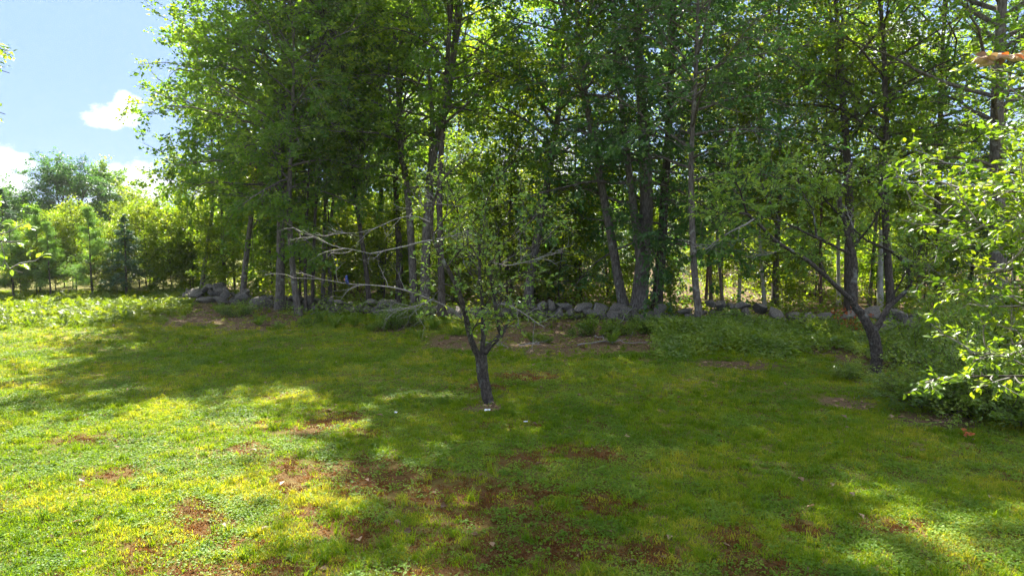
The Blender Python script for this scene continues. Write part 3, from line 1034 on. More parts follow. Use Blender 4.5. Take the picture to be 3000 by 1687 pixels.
# hemlocks: dark masses behind the wall, one by one
HEM = [(1500, 30.5, 0, 0.95, 'dark hemlock behind the apple crown, left of two close dark ones'), (1600, 31.5, 1, 0.85, 'dark hemlock behind the lone leaning grey trunk'),
       (1700, 29.5, 0, 0.80, 'dark drooping hemlock above the middle of the stone wall'), (1790, 32.5, 1, 0.8, 'dark hemlock left of the big oak clump'),
       (1960, 31, 0, 0.62, 'low dark hemlock behind the oak clump'), (2230, 34, 1, 0.6, 'dark hemlock in the shade behind the cream birch stems'),
       (2360, 31.5, 0, 0.5, 'small blue-green hemlock left of the leaning apple tree, behind the wall'), (1010, 33.5, 0, 0.75, 'dark hemlock behind the bare apple twigs'),
       (1120, 31.0, 1, 0.6, 'shaded hemlock left of the straight grey trunks'), (2840, 27.5, 1, 0.9, 'dark hemlock behind the sunlit near leaves at the right'),
       (2660, 30, 0, 0.75, 'dark hemlock behind the right limb of the leaning apple tree'), (860, 35, 1, 0.6, 'hemlock behind the leftmost tall trees')]
for k, (px, d, v, s, lb) in enumerate(HEM):
    plant('hem', v, at(px, 800, d)[0], d, k * 1.3, s, lb, 'hemlocks in the wood')
LANDMARKS = [(588, 'the thin stem by the heap'), (710, 'the rough leaning tree'), (820, 'the leftmost tall tree'), (955, 'the thin twin stems'), (1083, 'the dark trunk leaning left'),
             (1230, 'the close pair of grey trunks'), (1430, 'the apple trunk'), (1560, 'the lone leaning grey trunk'), (1688, 'the brown-red stem'), (1870, 'the big oak clump'),
             (2050, 'the mottled front trunk'), (2163, 'the leaning white birch'), (2264, 'the cream birch stems'), (2404, 'the brown slim stem'), (2567, 'the leaning apple trunk'),
             (2745, 'the dark trunk near the right'), (2925, 'the thick right-edge trunk')]
NTH = ['nearest', 'second', 'third', 'fourth', 'fifth', 'sixth', 'seventh', 'eighth', 'ninth', 'tenth', 'eleventh', 'twelfth']


def landmark_labels(pts_, what):
    out, cells = [None] * len(pts_), {}
    for k_, (x_, d_) in enumerate(pts_):
        p_ = 1500 + x_ / d_ * FPX
        j_ = min(range(len(LANDMARKS)), key=lambda q_: abs(LANDMARKS[q_][0] - p_))
        cells.setdefault((j_, p_ > LANDMARKS[j_][0]), []).append((d_, k_))
    for (j_, rt_), lst in cells.items():
        for r_, (d_, k_) in enumerate(sorted(lst)):
            out[k_] = '%s %s back from the wall, just %s of %s' % (NTH[min(r_, 11)], what, 'right' if rt_ else 'left', LANDMARKS[j_][1])
    return out


# tall slender trees filling the wood
spots = []
for k in range(900):
    d = 31 + 30 * prng.rand() ** 0.8
    px = 560 + 2700 * prng.rand()
    if px < 560 + (d - 29) * 14:
        continue
    x = (px - 1500) / FPX * d
    if any((x - a) ** 2 + (d - b) ** 2 < 4.2 ** 2 for a, b in spots):
        continue
    spots.append((x, d))
    if len(spots) >= 11:
        break
spot_labels = landmark_labels(spots, 'slender tree')
for k, (x, d) in enumerate(spots):
    far = 'near' if d < 38 else ('mid' if d < 48 else 'far')
    lb = spot_labels[k]
    px = 1500 + x / d * FPX
    s = 0.95 + 0.25 * prng.rand()
    if px < 900:
        s *= 0.78
    plant('tall', k % 3, x, d, prng.rand() * 6.28, s, lb, {'near': 'slender trees just behind the wall', 'mid': 'slender trees deeper in the wood', 'far': 'slender trees at the back of the wood'}[far])
# saplings of the understory, lit from behind
sap = []
for k in range(1600):
    d = 26.0 + 26 * prng.rand() ** 1.3
    px = 470 + 2600 * prng.rand()
    x = (px - 1500) / FPX * d
    if d < float(wall_y(x)) + 1.8 or any((x - a) ** 2 + (d - b) ** 2 < 1.55 ** 2 for a, b in sap):
        continue
    sap.append((x, d))
    if len(sap) >= 84:
        break
big_from = len(sap)
for k in range(600):
    px = 640 + 2260 * prng.rand()
    d = 26.2 + 6.5 * prng.rand()
    x = (px - 1500) / FPX * d
    if d < float(wall_y(x)) + 1.5 or any((x - a) ** 2 + (d - b) ** 2 < 1.35 ** 2 for a, b in sap):
        continue
    sap.append((x, d))
    if len(sap) - big_from >= 7:
        break
sap_labels = landmark_labels(sap, 'leafy sapling')
for k, (x, d) in enumerate(sap):
    near = d < 34
    plant('sap', k % 3, x, d, prng.rand() * 6.28, (0.7 if k < big_from else 1.05) + 0.5 * prng.rand(), sap_labels[k],
          'saplings close behind the wall' if near else 'saplings deep in the wood')

# ------------------------------------------------------------------ the edge of the field at the left
LEFT = [('pine', 0, 40, 870, 30.5, 0.78, 'soft green young pine at the left edge of the field'), ('pine', 1, 118, 868, 32.0, 0.82, 'tallest soft green young pine left of the yellow-green birch bushes'),
        ('pine', 2, 272, 868, 31.0, 0.78, 'bluish young pine with a bare lower trunk in the middle of the left field edge'), ('sap', 0, 330, 866, 33.0, 0.81, 'rounded sapling behind and right of the bluish pine'),
        ('sap', 1, 190, 864, 35.0, 0.78, 'leafy sapling half hidden behind the yellow-green birch bushes'), ('pine', 2, 540, 866, 37.0, 0.97, 'taller pine behind the thin leaning stem left of the wall heap'),
        ('hem', 0, 372, 872, 31.0, 0.56, 'dark young spruce with a bare stem right of the bluish pine'), ('sap', 2, 440, 868, 33.0, 0.75, 'broad bright sapling left of the thin leaning stem'),
        ('sap', 0, 505, 868, 32.0, 0.75, 'low bright sapling left of the wall heap'), ('sap', 1, 565, 868, 34.0, 0.75, 'leafy sapling right behind the thin leaning stem at the wall heap'), ('hem', 1, 20, 862, 40.0, 0.68, 'dark spruce at the left picture edge behind the pines'),
        ('sap', 0, 110, 876, 31.5, 0.63, 'yellow-green birch bush in front of the tallest young pine'), ('sap', 2, 165, 872, 32.5, 0.63, 'yellow-green birch sapling between the pines'),
        ('sap', 1, 215, 868, 34.0, 0.66, 'small leafy birch beside the bluish pine'), ('sap', 2, 430, 866, 35.0, 0.78, 'bright yellow-green maple sapling near the leaning stem'),
        ('sap', 1, 480, 870, 33.0, 0.70, 'bright maple sapling left of the thin leaning stem'), ('sap', 0, 620, 878, 33.0, 0.70, 'bright green sapling behind the wall heap'),
        ('sap', 0, 310, 872, 32.0, 0.49, 'low bright sapling at the foot of the bluish pine'), ('sap', 2, 395, 862, 38.0, 0.90, 'tall bright maple sapling behind the dark young spruce'),
        ('sap', 1, 60, 880, 30.5, 0.39, 'low green bush at the foot of the pines at far left'), ('sap', 0, 345, 874, 31.5, 0.35, 'smallest bright sapling at the edge of the ferns'),
        ('sap', 1, 560, 880, 32.5, 0.54, 'leafy sapling beside the thin leaning stem'), ('sap', 2, 690, 880, 33.5, 0.70, 'bright sapling behind the rough leaning tree'),
        ('sap', 0, 70, 870, 32.5, 0.76, 'rounded leafy sapling right of the soft pine at the left edge'), ('pine', 2, 150, 870, 31.0, 0.65, 'short soft pine before the tallest young pine'),
        ('sap', 2, 225, 868, 33.5, 0.76, 'leafy sapling left of the bluish bare-stemmed pine'), ('sap', 1, 410, 866, 35.0, 0.80, 'rounded sapling right of the dark young spruce'), ('pine', 0, -30, 872, 30.5, 0.72, 'soft pine cut by the left picture edge')]
for k, (kd, v, px, py, d, s, lb) in enumerate(LEFT):
    plant(kd, v, at(px, py, d)[0], d, k * 2.0, s, lb, 'young trees along the left field edge')
d = 62.0
tr, foot = pxtrunk([(178, 800), (180, 680), (176, 620), (190, 560)], d)
tr2 = tr
build_tree('maple_tree', grow_broadleaf(131, tr, 0.24, 6.2, 2.6, 2.6, n_limb=26, n_sub=7, n_twig=6, n_leaf=20, leaf=0.17, el=(15, 70), spread=0.13,
           forks=[((np.array([at(px, py, d) for px, py in [(182, 690), (205, 640), (235, 600), (250, 560)]]) - foot), 0.14)]), foot, 'bark_dark', 'oak',
           'tall rounded maple rising above the young pines at the far left', 'tree', 'far trees beyond the field')
tr, foot = pxtrunk([(318, 800), (318, 680), (322, 600)], 64.0)
build_tree('maple_tree', grow_broadleaf(132, tr, 0.16, 7.0, 3.6, 1.5, n_limb=16, n_sub=6, n_twig=5, n_leaf=18, leaf=0.17, spread=0.12), foot, 'bark_dark', 'maple',
           'narrow ragged tree right of the tall rounded maple at far left', 'tree', 'far trees beyond the field')
tr, foot = pxtrunk([(-20, 800), (-15, 680), (-10, 600)], 58.0)
build_tree('maple_tree', grow_broadleaf(133, tr, 0.16, 5.2, 2.6, 1.8, n_limb=16, n_sub=6, n_twig=5, n_leaf=18, leaf=0.17, spread=0.12), foot, 'bark_dark', 'oak',
           'dark tree top at the left picture edge beside the tall rounded maple', 'tree', 'far trees beyond the field')

# far woods: one mass of leaves behind everything
frng = np.random.RandomState(8)
n = 42000
fx = -55 + 125 * frng.rand(n)
fy = 64 + 14 * frng.rand(n)
top = 4.2 + 3.6 * fbm(fx * 0.16, fy * 0.02, 3, 4) + np.where(fx > -18, 0.3, -0.8)
fz = 0.2 + np.maximum(0.2, top) * frng.rand(n) ** 0.75
V, F = leaf_quads(frng, np.stack([fx, fy, fz], 1), frng.normal(size=(n, 3)), unit(np.array([0, -0.5, 1.0]) + frng.normal(size=(n, 3)) * 0.6), 0.38 + 0.25 * frng.rand(n), 0.75)
cl = fbm(fx * 0.5, fz * 0.8, 12, 3)
fw = add('far_woods', mesh_of('far_woods', V, F, M['maple'], False, {'tint': ('FACE', np.repeat(np.clip(cl + frng.normal(size=n) * 0.12, 0, 1), 2))}))
tag(fw, 'distant mass of green woods behind the trees', 'woods', kind='stuff')

# ------------------------------------------------------------------ orchard trees (traced limbs, single leaves)
def leaf_template():
    st = [0.0, 0.22, 0.5, 0.78, 1.0]
    hw = [0.0, 0.20, 0.27, 0.17, 0.0]
    V, F = [], []
    for s, w in zip(st, hw):
        z = -0.22 * s * s
        V.append((s, 0, z))
        if w > 0:
            V.append((s, w, z + w * 0.35))
            V.append((s, -w, z + w * 0.35))
    # order: 0 base | 1 m,2 l,3 r | 4 m,5 l,6 r | 7 m,8 l,9 r | 10 tip
    F = [(0, 1, 2), (0, 3, 1), (1, 4, 5), (1, 5, 2), (1, 3, 6), (1, 6, 4), (4, 7, 8), (4, 8, 5), (4, 6, 9), (4, 9, 7), (7, 10, 8), (7, 9, 10)]
    return np.array(V, float), np.array(F)


LT_V, LT_F = leaf_template()


def leaf_frames(dire, nor):
    d = unit(dire)
    s = unit(np.cross(nor, d))
    return np.stack([d, s, np.cross(d, s)], -1)            # columns: x along, y across, z up


def leaf_full(pos, Rm, size):
    V = np.einsum('nij,kj->nki', Rm, LT_V) * size[:, None, None] + pos[:, None]
    F = LT_F[None] + (np.arange(len(pos)) * len(LT_V))[:, None, None]
    return V.reshape(-1, 3), F.reshape(-1, 3)


def orchard_tree(name, label, foot, limbs, bark, leafm, seed, sub_len, n_sub, n_twig, n_leaf, leaf, n_single, spare_px=True, group=None, twig_len=0.22, extra=None, tilt=0.75):
    """limbs: (3-D world polyline, r0, r1, kind); kind 'wood' | 'leafy' | 'dead'"""
    rng = np.random.RandomState(seed)
    root = empty(name, foot)
    tag(root, label, 'tree', group)
    fo = np.asarray(foot)
    wood, dead, leafy_src = [], [], []
    for (pts, r0, r1, kind) in limbs:
        A = resample(np.asarray(pts) - fo, 16)
        A[1:-1] += rng.normal(size=(14, 3)) * (r0 * 0.07 if r0 > 0.05 else r0 * 0.2)
        rad = r0 + (r1 - r0) * np.linspace(0, 1, 16) ** 0.8
        rad = rad * (1 + rng.normal(size=16) * 0.03)
        (dead if kind == 'dead' else wood).append((A, rad))
        if kind == 'leafy':
            leafy_src.append(A)
    wp = [tubes(A[None], r[None], 9 if r[0] > 0.03 else 6) for A, r in wood]
    dp = [tubes(A[None], r[None], 6) for A, r in dead]
    if dead:
        dA = np.stack([A for A, r in dead])
        tw, _ = sprout(rng, dA, 7, 0.3, 1.0, (0.4, 1.0), np.full((len(dA), 7), 0.42), 5, droop=0.03, wob=0.22, flat=0.8)
        tw2, _ = sprout(rng, tw, 3, 0.3, 1.0, (0.4, 1.0), np.full((len(tw), 3), 0.22), 4, droop=0.02, wob=0.25, flat=0.8)
        dp += [tubes(tw, np.full((len(tw), 5), 0.0048) * np.array([1.2, 1, .9, .8, .6]), 4), tubes(tw2, np.full((len(tw2), 4), 0.003) * np.array([1.1, 1, .8, .6]), 3)]
    add('trunk', mesh_of(name + '_trunk', *cat_mesh(wp), M[bark], True), root)
    if dp:
        db = add('dead_branches', mesh_of(name + '_dead', *cat_mesh(dp), M['dead_wood'], True), root)
        tag(db, 'bare silvery dead branches')
    LA = np.stack(leafy_src)
    subs, _ = sprout(rng, LA, n_sub, 0.25, 1.0, (0.4, 1.1), np.full((len(LA), n_sub), sub_len), 5, droop=0.02, flat=0.8, wob=0.2)
    twg, _ = sprout(rng, subs, n_twig, 0.2, 1.02, (0.4, 1.1), np.full((len(subs), n_twig), twig_len), 3, droop=0.0, flat=0.8, wob=0.2)
    sb = [tubes(subs, np.full((len(subs), 5), 0.006) * np.array([1.3, 1.1, .9, .8, .6]), 4), tubes(twg, np.full((len(twg), 3), 0.003), 3)]
    add('branches', mesh_of(name + '_branches', *cat_mesh(sb), M['dead_wood' if extra else bark], True), root)['kind'] = 'stuff'
    pos, dr, nr, sz, cid = leaves_on(rng, twg, n_leaf, 0.02, leaf, tilt=tilt, jitter=0.35)
    tint = tint_of(rng, cid // n_twig, len(pos), base=0.45)
    Rm = leaf_frames(dr, nr)
    # the leaves that show largest become single parts
    wpz = pos + fo
    vis = np.abs(wpz[:, 0] / wpz[:, 1]) < 0.735
    score = np.where(vis, sz / wpz[:, 1], 0) * (0.6 + 0.4 * np.abs(np.einsum('ni,ni->n', Rm[:, :, 2], unit(wpz - np.array([0, 0, CAM_H])))))
    order = np.argsort(-score)
    single = order[:n_single]
    single = single[score[single] > 0]
    rest = np.setdiff1d(np.arange(len(pos)), single)
    V, F = leaf_full(pos[rest], Rm[rest], sz[rest])
    fo_ = add('foliage', mesh_of(name + '_foliage', V, F, M[leafm], True, {'tint': ('FACE', np.repeat(tint[rest], 12))}), root)
    fo_['kind'] = 'stuff'
    proto = []
    for k in range(6):
        proto.append(mesh_of('leaf', LT_V, LT_F, M[leafm], True, {'tint': ('FACE', np.full(12, 0.15 + 0.14 * k))}))
    for q in single:
        o = bpy.data.objects.new('leaf', proto[int(np.clip(tint[q] * 6, 0, 5))])
        COL.objects.link(o)
        o.parent = root
        Mx = Matrix.Identity(4)
        for a in range(3):
            for b in range(3):
                Mx[a][b] = Rm[q][a, b] * sz[q]
            Mx[a][3] = pos[q][a]
        o.matrix_local = Mx
    return root


def Z1(pts, d0, d1):
    n_ = len(pts)
    return np.array([at(850 + zx / 2.337, 560 + zy / 2.337, d0 + (d1 - d0) * k / max(1, n_ - 1)) for k, (zx, zy) in enumerate(pts)])


def Z2(pts, d0, d1):
    n_ = len(pts)
    return np.array([at(2050 + zx / 1.17, 450 + zy / 1.17, d0 + (d1 - d0) * k / max(1, n_ - 1)) for k, (zx, zy) in enumerate(pts)])


g1 = ground_at(1432, 1182)
D1 = g1[1]
g1[2] = float(ground_z(g1[0], g1[1]))
q1 = D1 / FPX / 2.337                                     # metres per zoom pixel
tr1 = Z1([(1362, 1462), (1345, 1380), (1325, 1300), (1310, 1200), (1308, 1110)], D1, D1)
tr1[0] = g1 - np.array([0, 0, 0.05])
L1 = [(tr1, 38 * q1, 42 * q1, 'wood'),
      (Z1([(1300, 1150), (1262, 1090), (1235, 1010), (1222, 950), (1200, 850), (1150, 660), (1062, 500), (1012, 400), (968, 320), (964, 200), (972, 100), (1010, 0)], D1, D1 - 0.5), 24 * q1, 8 * q1, 'leafy'),
      (Z1([(1312, 1150), (1318, 1050), (1319, 950), (1320, 780), (1300, 600), (1290, 480), (1300, 350)], D1, D1 + 0.3), 20 * q1, 8 * q1, 'leafy'),
      (Z1([(1320, 1150), (1350, 1075), (1392, 1035), (1450, 978)], D1, D1 + 0.1), 26 * q1, 17 * q1, 'wood'),
      (Z1([(1448, 985), (1430, 930), (1412, 830), (1400, 700), (1372, 600), (1360, 500)], D1 + 0.1, D1 - 0.2), 15 * q1, 8 * q1, 'leafy'),
      (Z1([(1450, 978), (1482, 920), (1500, 880)], D1 + 0.1, D1 + 0.3), 12 * q1, 7 * q1, 'leafy'),
      # dead limbs reaching left and right
      (Z1([(1175, 870), (1110, 810), (1050, 770), (950, 730), (800, 680), (650, 645), (500, 640), (330, 635), (280, 602), (130, 600), (20, 595)], D1 - 0.05, D1 - 0.9), 9 * q1, 1.6 * q1, 'dead'),
      (Z1([(985, 335), (900, 342), (780, 380), (650, 405), (530, 440), (470, 402), (330, 390), (230, 350), (100, 290), (30, 260)], D1 - 0.35, D1 - 1.0), 6 * q1, 1.4 * q1, 'dead'),
      (Z1([(966, 215), (900, 180), (830, 165), (720, 190), (600, 250), (450, 290), (260, 290)], D1 - 0.4, D1 + 0.3), 4.5 * q1, 1.4 * q1, 'dead'),
      (Z1([(1370, 480), (1430, 500), (1500, 512), (1600, 490), (1700, 460), (1810, 430)], D1 - 0.2, D1 - 0.5), 5 * q1, 2 * q1, 'dead'),
      (Z1([(1425, 775), (1470, 772), (1520, 790), (1620, 850), (1700, 910), (1740, 925)], D1, D1 - 0.6), 7 * q1, 2.5 * q1, 'dead'),
      (Z1([(985, 735), (940, 755), (850, 790), (755, 815)], D1 - 0.3, D1 - 0.5), 5 * q1, 4 * q1, 'dead'),
      (Z1([(1000, 330), (1070, 315), (1130, 305)], D1 - 0.4, D1 - 0.5), 4 * q1, 2 * q1, 'dead'),
      (Z1([(1180, 110), (1100, 95), (1000, 88), (900, 100), (830, 150)], D1 + 0.1, D1 - 0.2), 4 * q1, 2 * q1, 'dead')]
for pts, a, b in [([(1300, 480), (1240, 380), (1190, 280), (1150, 150)], .2, .6), ([(1300, 470), (1380, 350), (1450, 240), (1500, 130)], .2, -.4), ([(1296, 420), (1320, 250), (1340, 90)], .3, .5),
                  ([(1362, 520), (1440, 380), (1550, 290), (1660, 200)], -.2, -.5), ([(1365, 560), (1480, 470), (1600, 400), (1700, 390)], -.2, .4), ([(1075, 520), (1150, 420), (1240, 340)], -.3, -.9),
                  ([(968, 310), (1040, 210), (1120, 110), (1180, 30)], -.4, 0), ([(1400, 700), (1480, 630), (1580, 560), (1640, 540)], 0, .4), ([(1160, 680), (1080, 640), (960, 600), (900, 560)], -.1, .4),
                  ([(1310, 650), (1230, 560), (1180, 480)], .2, .8), ([(1318, 820), (1360, 740), (1430, 690)], .1, -.6), ([(1190, 800), (1120, 740), (1010, 660)], 0, -.6), ([(1300, 560), (1240, 460), (1120, 420)], .3, .9),
                  ([(1410, 860), (1480, 850), (1540, 860)], .1, .3), ([(1320, 920), (1380, 880), (1400, 820)], 0, -.4), ([(1370, 600), (1310, 500), (1290, 400)], -.2, -.7), ([(1230, 990), (1260, 930), (1290, 880)], 0, -.5),
                  ([(966, 220), (930, 120), (860, 40), (800, -40)], -.4, .2), ([(1550, 290), (1680, 170), (1790, 120)], -.4, .1), ([(1600, 400), (1720, 360), (1800, 300)], .2, .6), ([(1340, 90), (1380, -40), (1460, -120)], .5, .2),
                  ([(1150, 150), (1120, 20), (1060, -90)], .6, .3), ([(1010, 0), (1060, -100), (1140, -170)], -.5, -.2)]:
    L1.append((Z1(pts, D1 + a, D1 + b), 6 * q1, 2.2 * q1, 'leafy'))
apple1 = orchard_tree('apple_tree', 'small old apple tree with bare dead branches, alone in the middle of the lawn', g1, L1, 'apple_bark', 'apple', 201, 0.58, 6, 4, 4, 0.068, 300, group='old apple trees')

g2 = ground_at(2566, 1092)
D2 = g2[1]
g2[2] = float(ground_z(g2[0], g2[1]))
q2 = D2 / FPX / 1.17
tr2_ = Z2([(606, 760), (606, 700), (601, 640), (582, 592)], D2, D2)
tr2_[0] = g2 - np.array([0, 0, 0.05])
L2 = [(tr2_, 21 * q2, 19 * q2, 'wood'),
      (Z2([(590, 610), (568, 570), (548, 540), (520, 505)], D2, D2), 18 * q2, 13 * q2, 'wood'),
      (Z2([(530, 515), (500, 480), (450, 440), (400, 390), (340, 345), (290, 322), (240, 285), (200, 235), (160, 205)], D2, D2 - 0.8), 9 * q2, 5 * q2, 'leafy'),
      (Z2([(160, 205), (155, 180), (140, 130), (100, 60)], D2 - 0.8, D2 - 1), 4 * q2, 1.5 * q2, 'leafy'),
      (Z2([(165, 208), (120, 202), (60, 200)], D2 - 0.8, D2 - 1.1), 4 * q2, 1.5 * q2, 'leafy'),
      (Z2([(185, 225), (155, 245), (110, 265), (60, 295), (20, 330)], D2 - 0.8, D2 - 1.2), 3.5 * q2, 1.3 * q2, 'dead'),
      (Z2([(528, 505), (526, 450), (536, 380), (512, 300), (492, 220), (470, 160), (500, 100), (520, 30)], D2, D2 + 0.4), 14 * q2, 5 * q2, 'leafy'),
      (Z2([(515, 345), (430, 300), (350, 265), (290, 235), (200, 215)], D2 + 0.1, D2 - 0.4), 6 * q2, 2.5 * q2, 'leafy'),
      (Z2([(598, 612), (630, 555), (648, 520), (690, 490), (730, 450), (722, 400), (690, 360), (650, 330), (560, 295), (520, 250)], D2, D2 + 0.2), 11 * q2, 3 * q2, 'leafy'),
      (Z2([(655, 332), (720, 365), (790, 385)], D2 + 0.2, D2), 3 * q2, 1.2 * q2, 'dead'),
      (Z2([(540, 300), (525, 250), (500, 180)], D2 + 0.2, D2 + 0.6), 4 * q2, 1.5 * q2, 'dead'),
      (Z2([(450, 440), (400, 350), (350, 330)], D2 - 0.1, D2 + 0.5), 3 * q2, 1.3 * q2, 'leafy'),
      (Z2([(290, 322), (240, 345), (200, 350)], D2 - 0.5, D2 - 0.5), 2.5 * q2, 1 * q2, 'dead'),
      (Z2([(400, 290), (390, 200), (340, 110), (330, 40)], D2, D2 + 0.5), 4 * q2, 1.5 * q2, 'leafy'), (Z2([(490, 220), (430, 160), (380, 60)], D2 + 0.3, D2 - 0.2), 4 * q2, 1.5 * q2, 'leafy'),
      (Z2([(520, 330), (600, 230), (640, 140), (620, 60)], D2 + 0.2, D2 - 0.4), 5 * q2, 1.5 * q2, 'leafy'), (Z2([(640, 525), (700, 420), (760, 330), (780, 250)], D2 + 0.1, D2 - 0.5), 5 * q2, 1.5 * q2, 'leafy'),
      (Z2([(280, 235), (230, 150), (200, 70)], D2 - 0.3, D2 - 0.2), 3 * q2, 1.2 * q2, 'leafy')]
apple2 = orchard_tree('apple_tree', 'leaning forked apple tree with a dark trunk rising out of the bushes at the right', g2, L2, 'apple_bark', 'apple', 202, 0.6, 13, 4, 9, 0.078, 200, group='old apple trees')


def near_tree(name, label, foot, top, tips, seed, leafm, leaf, n_single, sub_len, n_sub=7, n_leaf=5, d_tip=4.6, dead_tips=()):
    foot = np.array([foot[0], foot[1], float(ground_z(*foot))])
    rng = np.random.RandomState(seed)
    P_top = np.array([foot[0] + 0.15, foot[1] + 0.1, top])
    limbs = [(np.array([foot - [0, 0, 0.05], foot + [0.05, 0, 0.8], foot + [0.1, 0.1, 1.6], P_top]), 0.14, 0.06, 'wood')]
    for (px, py, dd, z0) in tips:
        tip = at(px, py, dd)
        st_ = foot + np.array([0.1 * z0 / 2, 0.06, z0])
        mid = st_ * 0.45 + tip * 0.55 + np.array([0, 0, 0.12 + 0.1 * rng.rand()])
        limbs.append((np.array([st_, st_ * 0.75 + mid * 0.25 + [0, 0, .06], mid, mid * 0.4 + tip * 0.6 + [0, 0, .03], tip]), 0.026, 0.004, 'leafy'))
    return orchard_tree(name, label, foot, limbs, 'apple_bark', leafm, seed, sub_len, n_sub, 4, n_leaf, leaf, n_single, extra=True, twig_len=0.14, tilt=0.55)


near_tree('apple_tree', 'near tree at the right edge whose sunlit yellow-green branches reach into view', (5.7, 5.8), 4.6,
          [(2920, 205, 5.4, 3.4), (3000, 300, 5.2, 3.2), (2920, 440, 5.3, 3.0), (2670, 475, 5.4, 2.9), (2770, 560, 5.1, 2.8), (2670, 600, 5.7, 2.7), (2830, 655, 5.0, 2.6), (2760, 740, 5.4, 2.5),
           (2710, 660, 5.6, 2.7), (2900, 800, 5.1, 2.4), (2790, 860, 5.3, 2.2), (2970, 900, 5.0, 2.1), (2700, 1115, 5.6, 1.5), (2820, 1040, 5.3, 1.6), (2940, 1010, 5.2, 1.6), (2940, 560, 4.8, 2.7), (2990, 680, 4.7, 2.5)],
          301, 'apple_near', 0.052, 300, 0.34, n_sub=13, n_leaf=10)
near_tree('apple_tree', 'near tree at the left edge with leafy twigs hanging into view', (-8.9, 8.3), 6.2,
          [(25, 150, 8.0, 5.2), (28, 215, 8.2, 5.0), (15, 335, 8.0, 4.6), (70, 800, 8.0, 2.7), (55, 715, 8.2, 2.8), (0, 570, 8.3, 3.4), (20, 690, 8.4, 3.0)],
          302, 'apple', 0.066, 140, 0.30, n_sub=6, n_leaf=5)

# ------------------------------------------------------------------ shrubs and plants at the wood's edge
def place(px, py):
    g = ground_at(px, py)
    return gpt(g[0], g[1])


SH = [grow_shrub(401, 0.8, 0.85, 26, 8, 18, 0.075, 0.45), grow_shrub(402, 0.5, 0.6, 16, 7, 12, 0.07), grow_shrub(403, 1.0, 1.35, 34, 9, 20, 0.075, 0.6), grow_shrub(404, 0.35, 0.5, 9, 5, 9, 0.09, 0.6)]


def fern_plant(seed, n_fr=7, L=0.55, leafy=11, w=0.16):
    rng = np.random.RandomState(seed)
    P_, D_, N_, S_ = [], [], [], []
    stems = []
    for k in range(n_fr):
        az = k * 6.283 / n_fr + rng.rand() * 0.6
        e = math.radians(48 + 25 * rng.rand())
        l = L * (0.7 + 0.5 * rng.rand())
        cur = np.zeros(3)
        d = np.array([math.cos(e) * math.cos(az), math.cos(e) * math.sin(az), math.sin(e)])
        line = [cur.copy()]
        side = np.array([-math.sin(az), math.cos(az), 0])
        for j in range(leafy):
            cur = cur + d * l / leafy
            d = unit((d - np.array([0, 0, 0.12]))[None])[0]
            line.append(cur.copy())
            s = (j + 1) / leafy
            ln = w * l / 0.55 * math.sin(math.pi * min(1, 0.18 + 0.82 * s)) ** 0.7
            for sg in (-1, 1):
                P_.append(cur.copy())
                D_.append(side * sg + d * 0.45 + rng.normal(size=3) * 0.06)
                N_.append(unit((np.cross(d, side) * -1 + rng.normal(size=3) * 0.1)[None])[0] * np.array([1, 1, 1]))
                S_.append(max(0.03, ln))
        stems.append(resample(np.array(line), 7))
    P_, D_, N_, S_ = np.array(P_), np.array(D_), np.array(N_), np.array(S_)
    N_ = np.where(N_[:, 2:3] < 0, -N_, N_)
    V, F = leaf_quads(rng, P_, D_, N_, S_, aspect=0.36, fold=0.05)
    return tubes(np.array(stems), np.full((n_fr, 7), 0.004), 3), (V, F, np.repeat(np.clip(0.5 + rng.normal(size=len(P_)) * 0.12, 0, 1), 2))


FERN = [fern_plant(420 + k) for k in range(3)]
SHRUBS = [('evergreen_bush', 0, 1185, 962, 1.0, 'bush', 'dark dense bush at the foot of the straight grey trunks'),
          ('shrub', 1, 1130, 968, 0.75, 'weed', 'pale-leaved shrub left of the dark dense bush'),
          ('shrub', 1, 700, 930, 1.05, 'bush', 'green bush in front of the tumbled wall stones'),
          ('shrub', 3, 905, 955, 0.9, 'weed', 'small green plant at the foot of the slim leaning tree'),
          ('shrub', 1, 1752, 985, 1.1, 'weed', 'spindly green shrub in front of the middle of the wall'),
          ('shrub', 3, 1870, 965, 0.9, 'birch_leaf', 'bright big-leaved plant at the foot of the big oak clump'),
          ('shrub', 3, 1690, 985, 0.7, 'bush', 'tiny dark plant in the leaf litter below the wall'),
          ('shrub', 1, 1590, 1003, 0.5, 'weed', 'low weed in the leaf litter right of the apple trunk'),
          ('shrub', 1, 1820, 985, 0.85, 'weed', 'green shrub left of the big oak clump on the litter'),
          ('shrub', 1, 1975, 985, 1.0, 'bush', 'green shrub at the right foot of the big oak clump'),
          ('shrub', 1, 1905, 975, 1.1, 'bush', 'bushy plant right below the thickest oak trunk'),
          ('shrub', 0, 2490, 1110, 0.5, 'bush', 'leafy bush left of the leaning apple trunk'),
          ('shrub', 0, 2640, 1165, 0.5, 'bush', 'low leafy bush in front of the leaning apple trunk'),
          ('shrub', 2, 2720, 1190, 0.75, 'bush', 'round bush below the low sunlit branch at the right'),
          ('shrub', 2, 2860, 1215, 0.85, 'bush', 'dark bush in the right corner beneath the near branches'),
          ('shrub', 2, 2990, 1235, 0.95, 'bush', 'darkest bush at the right picture edge'),
          ('shrub', 2, 2760, 1080, 1.05, 'bush', 'tall shaded bush behind the low sunlit branch'),
          ('shrub', 2, 2930, 1120, 1.25, 'bush', 'tallest dark bush behind the right corner'),
          ('shrub', 0, 2690, 1080, 0.9, 'bush', 'bush right behind the leaning apple trunk'),
          ('shrub', 2, 2860, 1040, 1.2, 'bush', 'shaded bush between the wall end and the right corner'),
          ('shrub', 0, 2420, 1010, 0.8, 'weed', 'sunlit leafy bush before the wall, left of the leaning apple tree'),
          ('shrub', 0, 2340, 1000, 0.65, 'weed', 'low leafy bush below the squared wall stones')]
shared = {}
